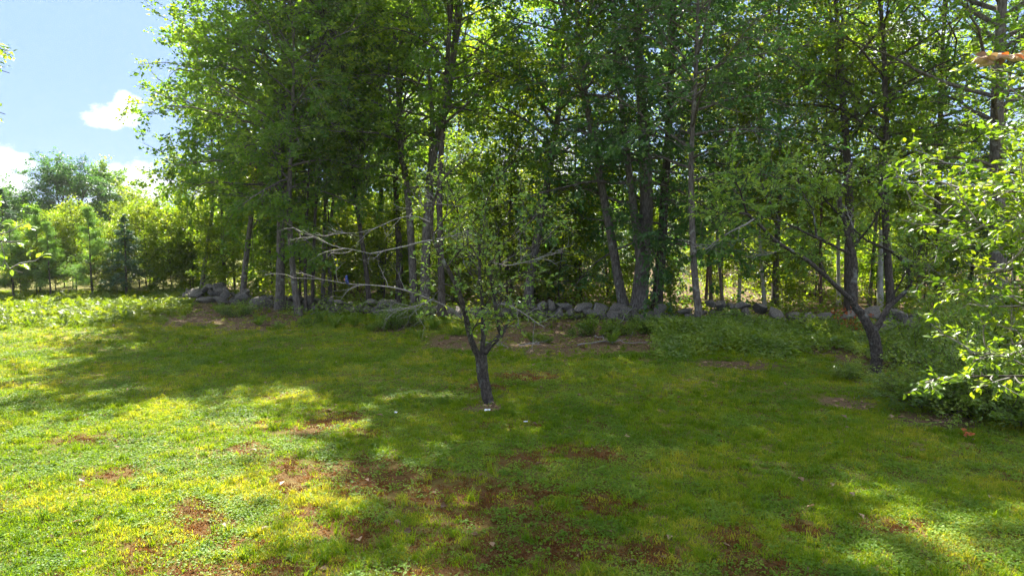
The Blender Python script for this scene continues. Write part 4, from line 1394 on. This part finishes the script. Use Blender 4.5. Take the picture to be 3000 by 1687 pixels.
for k, (nm, v, px, py, s, lf, lb) in enumerate(SHRUBS):
    (bv, bf), (lv, lf_, ti) = SH[v]
    if (v, lf) not in shared:
        shared[v, lf] = mesh_of('shrub_foliage', lv, lf_, M[lf], False, {'tint': ('FACE', ti)})
    if v not in shared:
        shared[v] = mesh_of('shrub_stems', bv, bf, M['bark_dark'], True)
    rt = empty(nm, place(px, py), k * 1.7, s)
    tag(rt, lb, 'bush', "shrubs at the wood's edge")
    add('stems', shared[v], rt)
    add('foliage', shared[v, lf], rt)
for k, (px, py, s, lb) in enumerate([(1270, 968, 0.9, 'feathery fern between the dark bush and the apple tree'), (1225, 990, 0.8, 'fern in front of the dark dense bush'), (1795, 1010, 0.85, 'arching fern on the litter left of the oak clump'),
                                     (760, 955, 0.9, 'fern below the leftmost tall tree'), (820, 968, 0.8, 'fern on the lawn edge below the leftmost tall tree'), (980, 962, 0.9, 'fern in front of the wall below the twin stems'),
                                     (1040, 958, 0.9, 'fern in front of the wall below the bare apple twigs'), (1085, 972, 0.8, 'low fern left of the pale-leaved shrub'), (940, 945, 0.8, 'fern close to the wall right of the stem clump'),
                                     (640, 915, 0.8, 'fern among the tumbled stones at the left'), (560, 900, 0.75, 'small fern left of the tumbled stones'), (1555, 1000, 0.6, 'small fern right behind the apple trunk'), (1345, 985, 0.7, 'fern behind the apple fork'),
                                     (1995, 1018, 1.1, 'long-bladed arching plant on the lawn edge below the mottled front trunk')]):
    (bv, bf), (lv, lf_, ti) = FERN[k % 3]
    if ('f', k % 3) not in shared:
        shared['f', k % 3] = mesh_of('fern_leaflets', lv, lf_, M['fern_thing'], False, {'tint': ('FACE', ti)})
        shared['fs', k % 3] = mesh_of('fern_stalks', bv, bf, M['fern_thing'], True)
    rt = empty('fern', place(px, py), k * 1.1, s)
    tag(rt, lb, 'fern', "ferns at the wood's edge")
    add('stalks', shared['fs', k % 3], rt)
    add('fronds', shared['f', k % 3], rt)
# orange-leaved dead sapling in front of the wall
os_ = build_shrub('dead_sapling', grow_shrub(431, 0.16, 0.95, 5, 6, 6, 0.09, 0.5, lean=0.4), place(2470, 1000), 'orange_leaf', 'withered sapling with orange-brown leaves in front of the wall', 'sapling')
# vine climbing a thin stem right of the oak clump
vp, vf = pxtrunk([(1972, 985), (1968, 930), (1962, 860), (1975, 790)], 23.0)
vn = empty('climbing_vine', vf)
tag(vn, 'green vine climbing a thin stem right of the oak clump', 'vine')
vr = np.random.RandomState(9)
VA = resample(vp, 10)
add('stem', mesh_of('vine_stem', *tubes(VA[None], np.full((1, 10), 0.018), 5), M['bark_dark'], True), vn)
vpz, vd, vnn, vs, vc = leaves_on(vr, VA[None], 420, 0.085, 0.10, tilt=0.8)
V, F = leaf_quads(vr, vpz, vd, vnn, vs, 0.7)
add('foliage', mesh_of('vine_foliage', V, F, M['birch_leaf'], False, {'tint': ('FACE', np.repeat(np.clip(0.5 + vr.normal(size=420) * 0.2, 0, 1), 2))}), vn)

# ------------------------------------------------------------------ low green growth nobody could count
def region_points(rng, n_, x0, x1, y0, y1, f):
    px, py = x0 + (x1 - x0) * rng.rand(n_), y0 + (y1 - y0) * rng.rand(n_)
    keep = rng.rand(n_) < f(px, py)
    px, py = px[keep], py[keep]
    yc, xc = (843.5 - py) / FPX, (px - 1500) / FPX
    dz = -SP + yc * CP
    t = -CAM_H / dz
    return np.stack([xc * t, (CP + yc * SP) * t], 1)


urng = np.random.RandomState(61)
up = region_points(urng, 30000, 1900, 2560, 950, 1062, lambda a, b: np.clip(1.3 - ((b - 1000 - 10 * np.sin(a * 0.02)) / 44) ** 2, 0, 1) * np.clip((a - 1890) / 60, 0, 1))
up2 = np.concatenate([region_points(urng, 5200, 640, 1460, 905, 962, lambda a, b: np.clip(1.2 - np.abs(b - (912 + (a - 640) * 0.034)) / 22, 0, 1) * (vnoise(a * 0.02, b * 0.05, 88) > 0.42)),
                      region_points(urng, 2600, 1440, 2100, 925, 975, lambda a, b: np.clip(1.1 - np.abs(b - 948) / 18, 0, 1) * (vnoise(a * 0.02, b * 0.05, 89) > 0.58))])
up = np.concatenate([up, up2])
hh = 0.42 * fbm(up[:, 0] * 0.9, up[:, 1] * 0.9, 41, 3) * np.clip((up[:, 1] - 15.6) / 1.5, 0.15, 1.15)
n = len(up)
zz = ground_z(up[:, 0], up[:, 1]) + 0.03 + hh * urng.rand(n) ** 0.7 * 1.5
V, F = leaf_quads(urng, np.stack([up[:, 0], up[:, 1], zz], 1), urng.normal(size=(n, 3)) * [1, 1, .4], unit(np.array([0, 0, 1.0]) + urng.normal(size=(n, 3)) * 0.55), 0.06 + 0.06 * urng.rand(n), 0.62)
uo = add('undergrowth', mesh_of('undergrowth', V, F, M['bush'], False, {'tint': ('FACE', np.repeat(np.clip(0.15 + 0.8 * fbm(up[:, 0] * 2, up[:, 1] * 2, 43, 2) + urng.normal(size=n) * 0.12, 0, 1), 2))}))
tag(uo, 'low leafy undergrowth in front of the wall at the right', 'undergrowth', kind='stuff')
# sunlit green growth on the forest floor behind the wall
n = 26000
bx = -16 + 36 * urng.rand(n)
by = wall_y(bx) + 1.0 + 17 * urng.rand(n) ** 1.6
bh = 0.9 * np.clip(fbm(bx * 0.5, by * 0.5, 47, 3) - 0.30, 0, 1) * 2
keep = bh > 0.06
bx, by, bh = bx[keep], by[keep], bh[keep]
n = len(bx)
bz = ground_z(bx, by) + 0.04 + bh * urng.rand(n) ** 0.8
V, F = leaf_quads(urng, np.stack([bx, by, bz], 1), urng.normal(size=(n, 3)) * [1, 1, .4], unit(np.array([0, 0, 1.0]) + urng.normal(size=(n, 3)) * 0.6), 0.09 + 0.08 * urng.rand(n), 0.62)
bo = add('forest_floor_growth', mesh_of('forest_floor_growth', V, F, M['birch_leaf'], False, {'tint': ('FACE', np.repeat(np.clip(0.5 + urng.normal(size=n) * 0.2, 0, 1), 2))}))
tag(bo, 'bright green growth on the forest floor behind the wall', 'undergrowth', kind='stuff')
# dead leaves on the ground
n = 26000
lx, ly = -15 + 33 * urng.rand(n), 5 + 26 * urng.rand(n)
_, ll, _ = zones(lx, ly)
keep = urng.rand(n) < np.maximum(np.clip(ll * 1.2 - 0.25, 0, 1), 0.035)
lx, ly = lx[keep], ly[keep]
n = len(lx)
V, F = leaf_quads(urng, np.stack([lx, ly, ground_z(lx, ly) + 0.012 + 0.025 * urng.rand(n)], 1), urng.normal(size=(n, 3)) * [1, 1, .15], unit(np.array([0, 0, 1.0]) + urng.normal(size=(n, 3)) * 0.35), 0.07 + 0.06 * urng.rand(n), 0.6)
lo = add('leaf_litter', mesh_of('leaf_litter', V, F, M['dead_leaf'], False, {'tint': ('FACE', np.repeat(np.clip(0.45 + urng.normal(size=n) * 0.25, 0, 1), 2))}))
tag(lo, 'brown dead leaves scattered on the ground below the wall', 'leaf litter', kind='stuff')


# ------------------------------------------------------------------ lawn grass and bracken, scattered with geometry nodes
def blades(rng, n_, L, w, rad, lean=0.5, bend=0.5):
    az, rr = rng.rand(n_) * 6.283, rad * np.sqrt(rng.rand(n_))
    b = np.stack([rr * np.cos(az), rr * np.sin(az), np.full(n_, -0.005)], 1)
    a2 = rng.rand(n_) * 6.283
    l = L * (0.6 + 0.7 * rng.rand(n_))
    o = np.stack([np.cos(a2), np.sin(a2), np.zeros(n_)], 1)
    s = np.stack([-np.sin(a2), np.cos(a2), np.zeros(n_)], 1)
    le = (lean * rng.rand(n_))[:, None]
    m = b + o * (l[:, None] * le * 0.5) + np.array([0, 0, 1]) * (l * 0.55)[:, None]
    t = b + o * (l[:, None] * (le * 0.9 + bend * 0.4)) + np.array([0, 0, 1]) * (l * (0.95 - 0.25 * bend))[:, None]
    ww = w * (0.7 + 0.6 * rng.rand(n_))[:, None]
    V = np.stack([b + s * ww * .5, b - s * ww * .5, m - s * ww * .42, m + s * ww * .42, t], 1).reshape(-1, 3)
    k = np.arange(n_)[:, None] * 5
    F = np.concatenate([k + np.array([0, 1, 2]), k + np.array([0, 2, 3]), k + np.array([3, 2, 4])], 1).reshape(-1, 3)
    return V, F, np.repeat(rng.rand(n_), 3)


def rosette(rng, n_, rad, z, size, aspect=0.9, tilt=0.35):
    az, rr = rng.rand(n_) * 6.283, rad * np.sqrt(rng.rand(n_))
    pos = np.stack([rr * np.cos(az), rr * np.sin(az), z * (0.5 + 0.7 * rng.rand(n_))], 1)
    V, F = leaf_quads(rng, pos, rng.normal(size=(n_, 3)) * [1, 1, .2], unit(np.array([0, 0, 1.0]) + rng.normal(size=(n_, 3)) * tilt), size * (0.7 + 0.6 * rng.rand(n_)), aspect, fold=0.08)
    return V, F, np.repeat(rng.rand(n_), 2)


def scatter(name, meshes, pos, rot, scale, var, tint):
    src = bpy.data.collections.new(name + '_pieces')
    for k, me in enumerate(meshes):
        src.objects.link(bpy.data.objects.new('%s_%02d' % (name + '_piece', k), me))
    me = bpy.data.meshes.new(name)
    me.vertices.add(len(pos))
    me.vertices.foreach_set('co', np.asarray(pos, np.float32).ravel())
    for k, ty, data in (('rot', 'FLOAT_VECTOR', rot), ('sc', 'FLOAT', scale), ('var', 'INT', var), ('tint', 'FLOAT', tint)):
        a = me.attributes.new(k, ty, 'POINT')
        a.data.foreach_set('vector' if ty == 'FLOAT_VECTOR' else 'value', np.asarray(data, np.int32 if ty == 'INT' else np.float32).ravel())
    o = add(name, me)
    ng = bpy.data.node_groups.new(name + '_scatter', 'GeometryNodeTree')
    ng.interface.new_socket('Geometry', in_out='INPUT', socket_type='NodeSocketGeometry')
    ng.interface.new_socket('Geometry', in_out='OUTPUT', socket_type='NodeSocketGeometry')
    N, L = ng.nodes, ng.links
    gi, go = N.new('NodeGroupInput'), N.new('NodeGroupOutput')
    ip = N.new('GeometryNodeInstanceOnPoints')
    ci = N.new('GeometryNodeCollectionInfo')
    ci.inputs['Collection'].default_value = src
    ci.inputs['Separate Children'].default_value = True
    ci.inputs['Reset Children'].default_value = True

    def attr(nm, ty):
        n_ = N.new('GeometryNodeInputNamedAttribute')
        n_.data_type = ty
        n_.inputs['Name'].default_value = nm
        return [s for s in n_.outputs if s.enabled and s.name == 'Attribute'][0]

    L.new(gi.outputs[0], ip.inputs['Points'])
    L.new(ci.outputs[0], ip.inputs['Instance'])
    ip.inputs['Pick Instance'].default_value = True
    L.new(attr('var', 'INT'), ip.inputs['Instance Index'])
    er = N.new('FunctionNodeEulerToRotation')
    L.new(attr('rot', 'FLOAT_VECTOR'), er.inputs[0])
    L.new(er.outputs[0], ip.inputs['Rotation'])
    L.new(attr('sc', 'FLOAT'), ip.inputs['Scale'])
    L.new(ip.outputs[0], go.inputs[0])
    md = o.modifiers.new('scatter', 'NODES')
    md.node_group = ng
    return o


grng = np.random.RandomState(21)


def piece(mat, data):
    V, F, t = data
    return mesh_of('piece', V, F, M[mat], False, {'tint': ('FACE', t - 0.5)})


pieces = [piece('grass', blades(grng, 18, 0.040, 0.0080, 0.07)), piece('grass', blades(grng, 20, 0.046, 0.0075, 0.08, 0.9)), piece('grass', blades(grng, 16, 0.035, 0.008, 0.07, 1.0, 0.9)),
          piece('clover', rosette(grng, 13, 0.075, 0.03, 0.026)), piece('clover', rosette(grng, 18, 0.10, 0.035, 0.024)),
          piece('grass', blades(grng, 26, 0.13, 0.007, 0.06, 0.7, 0.8)), piece('moss', blades(grng, 26, 0.026, 0.009, 0.07, 1.0)), piece('clover', rosette(grng, 9, 0.05, 0.03, 0.07, 0.45)),
          piece('moss', rosette(grng, 12, 0.08, 0.015, 0.022, 0.6, 0.6))]
pts = []
for (y0, y1, dens) in ((4.6, 8, 470), (8, 12, 300), (12, 17, 180), (17, 24, 100), (24, 33, 60)):
    area_w = 0.74 * y1 + 2.5
    k = int(dens * (y1 - y0) * 2 * area_w)
    xs = (grng.rand(k) * 2 - 1) * area_w
    ys = y0 + (y1 - y0) * grng.rand(k)
    ok = np.abs(xs) < 0.74 * ys + 2.5
    pts.append(np.stack([xs[ok], ys[ok]], 1))
pts = np.concatenate(pts)
mo, li, st = zones(pts[:, 0], pts[:, 1])
brk = fbm(pts[:, 0] * 2.3, pts[:, 1] * 2.3, 71, 3)
patch = fbm(pts[:, 0] * 0.9, pts[:, 1] * 0.9, 73, 3)
r = grng.rand(len(pts))
is_moss = (mo + 1.3 * (brk - 0.5) + 0.35 * (grng.rand(len(pts)) - 0.5)) > 0.37
keep = ~((li + 0.8 * (brk - 0.5) > 0.42) & (r < 0.86)) & ~((pts[:, 1] > wall_y(pts[:, 0]) - 0.2) & (pts[:, 0] > -14.5))
keep &= ~(is_moss & (r < 0.40))
pts, brk, patch, st, is_moss = pts[keep], brk[keep], patch[keep], st[keep], is_moss[keep]
n = len(pts)
r = grng.rand(n)
clov = np.clip((fbm(pts[:, 0] * 1.4, pts[:, 1] * 1.4, 75, 3) - 0.42) * 3, 0.05, 0.8)
var = np.where(r < clov, grng.choice([3, 4, 7], n, p=[.45, .45, .10]), grng.choice([0, 1, 2, 5], n, p=[.34, .34, .28, .04]))
var = np.where(is_moss & (grng.rand(n) < 0.66), grng.choice([6, 8], n), var)
tint = np.clip(0.38 + 1.15 * (patch - 0.5) + 0.42 * (st > 0.34) * grng.rand(n) + grng.normal(size=n) * 0.19, 0.02, 0.98)
tint = np.where((st > 0.3) & (grng.rand(n) < 0.2), 0.9, tint)
rot = np.stack([grng.normal(size=n) * 0.12, grng.normal(size=n) * 0.12, grng.rand(n) * 6.283], 1)
sc_ = (0.75 + 0.5 * grng.rand(n)) * np.interp(pts[:, 1], [5, 12, 20, 30], [0.95, 1.05, 1.25, 1.6])
pos = np.stack([pts[:, 0], pts[:, 1], ground_z(pts[:, 0], pts[:, 1])], 1)
gr = scatter('lawn_grass', pieces, pos, rot, sc_, var, tint)
tag(gr, 'short grass, clover and reddish moss covering the lawn', 'grass', kind='stuff')

# bracken at the left edge of the field, thinning out towards the lawn
b1 = region_points(grng, 1150, -160, 560, 862, 968, lambda a, b: np.clip(1.25 - np.abs(b - (915 - 0.055 * (a - 100))) / 46, 0, 1))
b2 = region_points(grng, 420, -100, 640, 935, 1040, lambda a, b: 0.55 * np.clip(1.2 - (b - 940) / 90 - np.clip((a - 420) / 250, 0, 1), 0, 1))
bp_ = np.concatenate([b1, b2])
bs = np.concatenate([0.42 + 0.45 * grng.rand(len(b1)), 0.22 + 0.25 * grng.rand(len(b2))])
n = len(bp_)
fm = []
for k in range(3):
    (bv, bf), (lv, lf_, ti) = fern_plant(440 + k, 6, 0.5, 9, 0.2)
    fm.append(mesh_of('bracken_piece', lv, lf_, M['fern'], False, {'tint': ('FACE', ti - 0.5)}))
wv, wf, wt = rosette(grng, 26, 0.16, 0.28, 0.13, 0.5, 0.6)
fm.append(mesh_of('weed_piece', wv, wf, M['fern'], False, {'tint': ('FACE', wt - 0.5)}))
br = scatter('bracken', fm, np.stack([bp_[:, 0], bp_[:, 1], ground_z(bp_[:, 0], bp_[:, 1])], 1), np.stack([np.zeros(n), np.zeros(n), grng.rand(n) * 6.28], 1), bs,
             grng.choice([0, 1, 2, 3], n, p=[.22, .22, .22, .34]), np.clip(0.5 + grng.normal(size=n) * 0.2, 0.05, 0.95))
tag(br, 'band of bright green bracken and weeds at the left edge of the lawn', 'bracken', kind='stuff')

# ------------------------------------------------------------------ small things
frng2 = np.random.RandomState(91)
for k, (ptsp, w, lb) in enumerate([([(1688, 1017), (1740, 1009), (1800, 1005), (1862, 1013), (1935, 1012)], 0.022, 'long thin fallen branch on the litter below the wall'),
                                   ([(1405, 1008), (1445, 1012), (1482, 1019)], 0.018, 'short fallen stick right behind the apple fork'), ([(1518, 1017), (1548, 1014), (1580, 1009)], 0.02, 'pale fallen stick between the apple tree and the long branch'),
                                   ([(1795, 980), (1830, 955), (1860, 935)], 0.02, 'bent stick leaning on the wall left of the oak clump'), ([(905, 925), (945, 918), (985, 921)], 0.018, 'thin stick in front of the wall below the twin stems'),
                                   ([(1740, 990), (1765, 1000), (1800, 1014)], 0.014, 'thin twig lying left of the long fallen branch'), ([(1990, 955), (2030, 945), (2060, 950)], 0.02, 'stick across the stones by the mottled trunk')]):
    A = np.array([place(*p) for p in ptsp])
    A = resample(A, 14)
    A[:, 2] += w * 0.7 + 0.02 + 0.03 * np.abs(frng2.normal(size=14))
    A[:, :2] += frng2.normal(size=(14, 2)) * 0.02
    if 'leaning' in lb:
        A[:, 2] += np.linspace(0, 0.5, 14)
    f0 = A[0].copy()
    A = A - f0
    tw, _ = sprout(frng2, A[None], 5, 0.3, 1.0, (0.4, 0.9), np.full((1, 5), 0.35), 4, flat=0.3)
    tw[:, :, 2] = np.maximum(tw[:, :, 2], 0.0)
    o = add('fallen_branch', mesh_of('fallen_branch', *cat_mesh([tubes(A[None], (w * (1 - 0.6 * np.linspace(0, 1, 14)))[None], 6), tubes(tw, np.full((5, 4), 0.006), 4)]), M['dead_wood'], True), None, f0)
    tag(o, lb, 'branch', 'fallen branches')


def crumple(seed, w, h):
    rng = np.random.RandomState(seed)
    n_ = 7
    gx_, gy_ = np.meshgrid(np.linspace(-1, 1, n_), np.linspace(-1, 1, n_))
    z = 0.5 * vnoise(gx_ * 2 + seed, gy_ * 2, seed) + 0.25 * rng.rand(n_, n_)
    V = np.stack([gx_ * w * (1 - 0.25 * rng.rand(n_, n_)), gy_ * h * (1 - 0.25 * rng.rand(n_, n_)), z * w * 0.9 + 0.02], -1).reshape(-1, 3)
    Vb = V - np.array([0, 0, 0.003])
    i_ = np.arange(n_ * n_).reshape(n_, n_)
    F = np.stack([i_[:-1, :-1], i_[:-1, 1:], i_[1:, 1:], i_[1:, :-1]], -1).reshape(-1, 4)
    return np.concatenate([V, Vb]), np.concatenate([F, F[:, ::-1] + n_ * n_])


for k, (px, py, w, h, lb) in enumerate([(1428, 1212, 0.055, 0.035, 'crumpled white scrap of paper at the foot of the apple tree'), (1160, 1218, 0.025, 0.04, 'small white scrap of paper on the grass left of the apple trunk'),
                                        (1540, 1244, 0.035, 0.02, 'small pale scrap on the grass right of the apple trunk')]):
    V, F = crumple(30 + k, w, h)
    o = add('paper_scrap', mesh_of('paper_scrap', V, F, M['paper'], False), None, place(px, py) + np.array([0, 0, 0.03]))
    tag(o, lb, 'paper', 'scraps on the lawn')
rp = np.random.RandomState(33)
n = 16
V, F = leaf_full(np.stack([rp.normal(size=n) * 0.05, rp.normal(size=n) * 0.07, 0.04 + 0.05 * rp.rand(n)], 1), leaf_frames(rp.normal(size=(n, 3)) * [1, 1, .3], unit(np.array([0, 0, 1.0]) + rp.normal(size=(n, 3)) * 0.4)), 0.06 + 0.03 * rp.rand(n))
o = add('fallen_leaves', mesh_of('fallen_leaves', V, F, M['orange_leaf'], True, {'tint': ('FACE', np.repeat(rp.rand(n), 12))}), None, place(2830, 1276))
tag(o, 'small clump of orange-red fallen leaves on the grass at the right', 'leaves')

# withered leaf nest wrapped in silk on the upper near branch at the right
nest_c = at(2905, 172, 5.3)
ne = empty('web_nest', nest_c)
tag(ne, 'tan and orange silk-wrapped clump of withered leaves on the upper right branch', 'nest')
nr_ = np.random.RandomState(44)
import bmesh as _bm
for k, (ox, oz, rx, rz_) in enumerate([(-0.075, -0.012, 0.055, 0.030), (0.045, 0.010, 0.085, 0.028), (0.19, 0.012, 0.075, 0.026), (-0.02, -0.035, 0.06, 0.016)]):
    bm = _bm.new()
    _bm.ops.create_icosphere(bm, subdivisions=3, radius=1.0)
    for v in bm.verts:
        c = np.array(v.co)
        f = 0.72 + 0.55 * float(fbm(c[0] * 1.6 + 9 * k + 5, c[2] * 1.6 + c[1] + 5, 80 + k, 3))
        c = c * f
        c[2] -= 0.25 * c[0] * c[0] * (1 if k % 2 else -1)
        v.co = (c[0] * rx, c[1] * 0.035, c[2] * rz_)
    me = bpy.data.meshes.new('silk')
    bm.to_mesh(me)
    bm.free()
    me.polygons.foreach_set('use_smooth', np.ones(len(me.polygons), bool))
    me.materials.append(M['silk'])
    o = add('silk', me, ne)
    o.location = (ox, 0.01 * k, oz)
    o.rotation_euler = (0, -0.15, 0)
for k in range(14):
    o = add('withered_leaf', mesh_of('withered_leaf', LT_V * 0.085, LT_F, M['orange_leaf'] if k % 5 == 1 else M['dead_leaf'], True, {'tint': ('FACE', np.full(12, nr_.rand()))}), ne)
    o.location = (-0.12 + 0.34 * nr_.rand(), -0.035 - 0.02 * nr_.rand(), -0.02 + 0.05 * nr_.rand())
    o.rotation_euler = (nr_.rand() * 3 - 1.5, nr_.rand() - 0.5, nr_.rand() * 6.28)

# small blue bird on the dead apple limb
bird_p = Z1([(390, 632)], D1 - 0.69, D1 - 0.69)[0]
bd = empty('bird', bird_p)
bd.rotation_euler = (0, 0, R(200))
tag(bd, 'small blue bird perched on the long dead apple branch', 'bird')
prof = [(-0.012, 0.006, 0.010), (0.008, 0.016, 0.016), (0.030, 0.026, 0.024), (0.055, 0.030, 0.029), (0.078, 0.027, 0.027), (0.092, 0.020, 0.021), (0.104, 0.020, 0.021), (0.118, 0.020, 0.020), (0.130, 0.013, 0.013), (0.136, 0.003, 0.003)]
V, F = [], []
for j, (zb, ra, rb) in enumerate(prof):
    fwd = 0.012 * math.sin(zb * 26) + (0.006 if zb > 0.1 else 0)
    for q in range(12):
        a = q * math.pi / 6
        V.append((fwd + ra * math.cos(a), rb * math.sin(a), zb))
for j in range(len(prof) - 1):
    for q in range(12):
        F.append((j * 12 + q, j * 12 + (q + 1) % 12, (j + 1) * 12 + (q + 1) % 12, (j + 1) * 12 + q))
M['bird_blue'] = plain_mat('blue_feather', (0.02, 0.04, 0.17), 0.6, 0.35, 60)
M['bird_dark'] = plain_mat('dark_horn', (0.02, 0.02, 0.025), 0.4, 0.1)
M['bird_rust'] = plain_mat('rust_feather', (0.33, 0.12, 0.05), 0.7, 0.2, 60)
add('body', mesh_of('bird_body', V, np.array(F), M['bird_blue'], True), bd)
add('tail', mesh_of('bird_tail', [(-0.010, -0.010, 0.016), (-0.010, 0.010, 0.016), (-0.034, 0.013, -0.045), (-0.034, -0.013, -0.045), (-0.016, -0.010, 0.014), (-0.016, 0.010, 0.014), (-0.038, 0.013, -0.045), (-0.038, -0.013, -0.045)],
                    np.array([(0, 1, 2, 3), (7, 6, 5, 4), (0, 4, 5, 1), (3, 2, 6, 7), (0, 3, 7, 4), (1, 5, 6, 2)]), M['bird_blue']), bd)
for s in (-1, 1):
    wv = [(0.014, s * 0.026, 0.082), (-0.012, s * 0.031, 0.074), (-0.030, s * 0.022, 0.020), (-0.034, s * 0.012, -0.008), (-0.006, s * 0.031, 0.030), (0.014, s * 0.030, 0.052)]
    wv = wv + [(a, b + s * 0.004, c) for a, b, c in wv]
    wf = [(0, 1, 2, 3, 4, 5), (11, 10, 9, 8, 7, 6)] + [(i, (i + 1) % 6, 6 + (i + 1) % 6, 6 + i) for i in range(6)]
    me = bpy.data.meshes.new('bird_wing')
    me.from_pydata(wv, [], wf)
    me.materials.append(M['bird_blue'])
    add('wing', me, bd)
    lg = tubes(np.array([[(0.006, s * 0.010, 0.006), (0.010, s * 0.011, -0.012), (0.004, s * 0.011, -0.026)]]), np.array([[0.0028, 0.0022, 0.002]]), 5)
    add('leg', mesh_of('bird_leg', *lg, M['bird_dark'], True), bd)
    eb = tubes(np.array([[(0.030, s * 0.0175, 0.118), (0.030, s * 0.0205, 0.118)]]), np.array([[0.0034, 0.0018]]), 6)
    add('eye', mesh_of('bird_eye', *eb, M['bird_dark'], True), bd)
add('beak', mesh_of('bird_beak', *tubes(np.array([[(0.030, 0, 0.116), (0.042, 0, 0.114), (0.052, 0, 0.111)]]), np.array([[0.005, 0.003, 0.0006]]), 6), M['bird_dark'], True), bd)
br_ = [(0.028 + 0.004, 0, 0.088), (0.036, 0, 0.065), (0.032, 0, 0.040)]
add('breast', mesh_of('bird_breast', *tubes(np.array([br_]), np.array([[0.010, 0.016, 0.010]]), 8), M['bird_rust'], True), bd)

# ------------------------------------------------------------------ thin summer haze, lit from behind
hx0, hx1, hy0, hy1, hz0, hz1 = -610.0, 610.0, -160.0, 1210.0, -1.5, 27.0
hv = np.array([(x, y, z) for z in (hz0, hz1) for y in (hy0, hy1) for x in (hx0, hx1)])
hf = np.array([(0, 2, 3, 1), (4, 5, 7, 6), (0, 1, 5, 4), (2, 6, 7, 3), (0, 4, 6, 2), (1, 3, 7, 5)])
hm, HN, HL = new_mat('thin_haze')
vol = HN.new('ShaderNodeVolumePrincipled')
vol.inputs['Color'].default_value = (0.95, 0.97, 1.0, 1)
vol.inputs['Density'].default_value = 0.0002
vol.inputs['Anisotropy'].default_value = 0.25
ho = HN.new('ShaderNodeOutputMaterial')
HL.new(vol.outputs[0], ho.inputs['Volume'])
hz = add('haze', mesh_of('haze', hv, hf, hm))
tag(hz, 'thin bright summer haze in the air', 'haze', kind='stuff')
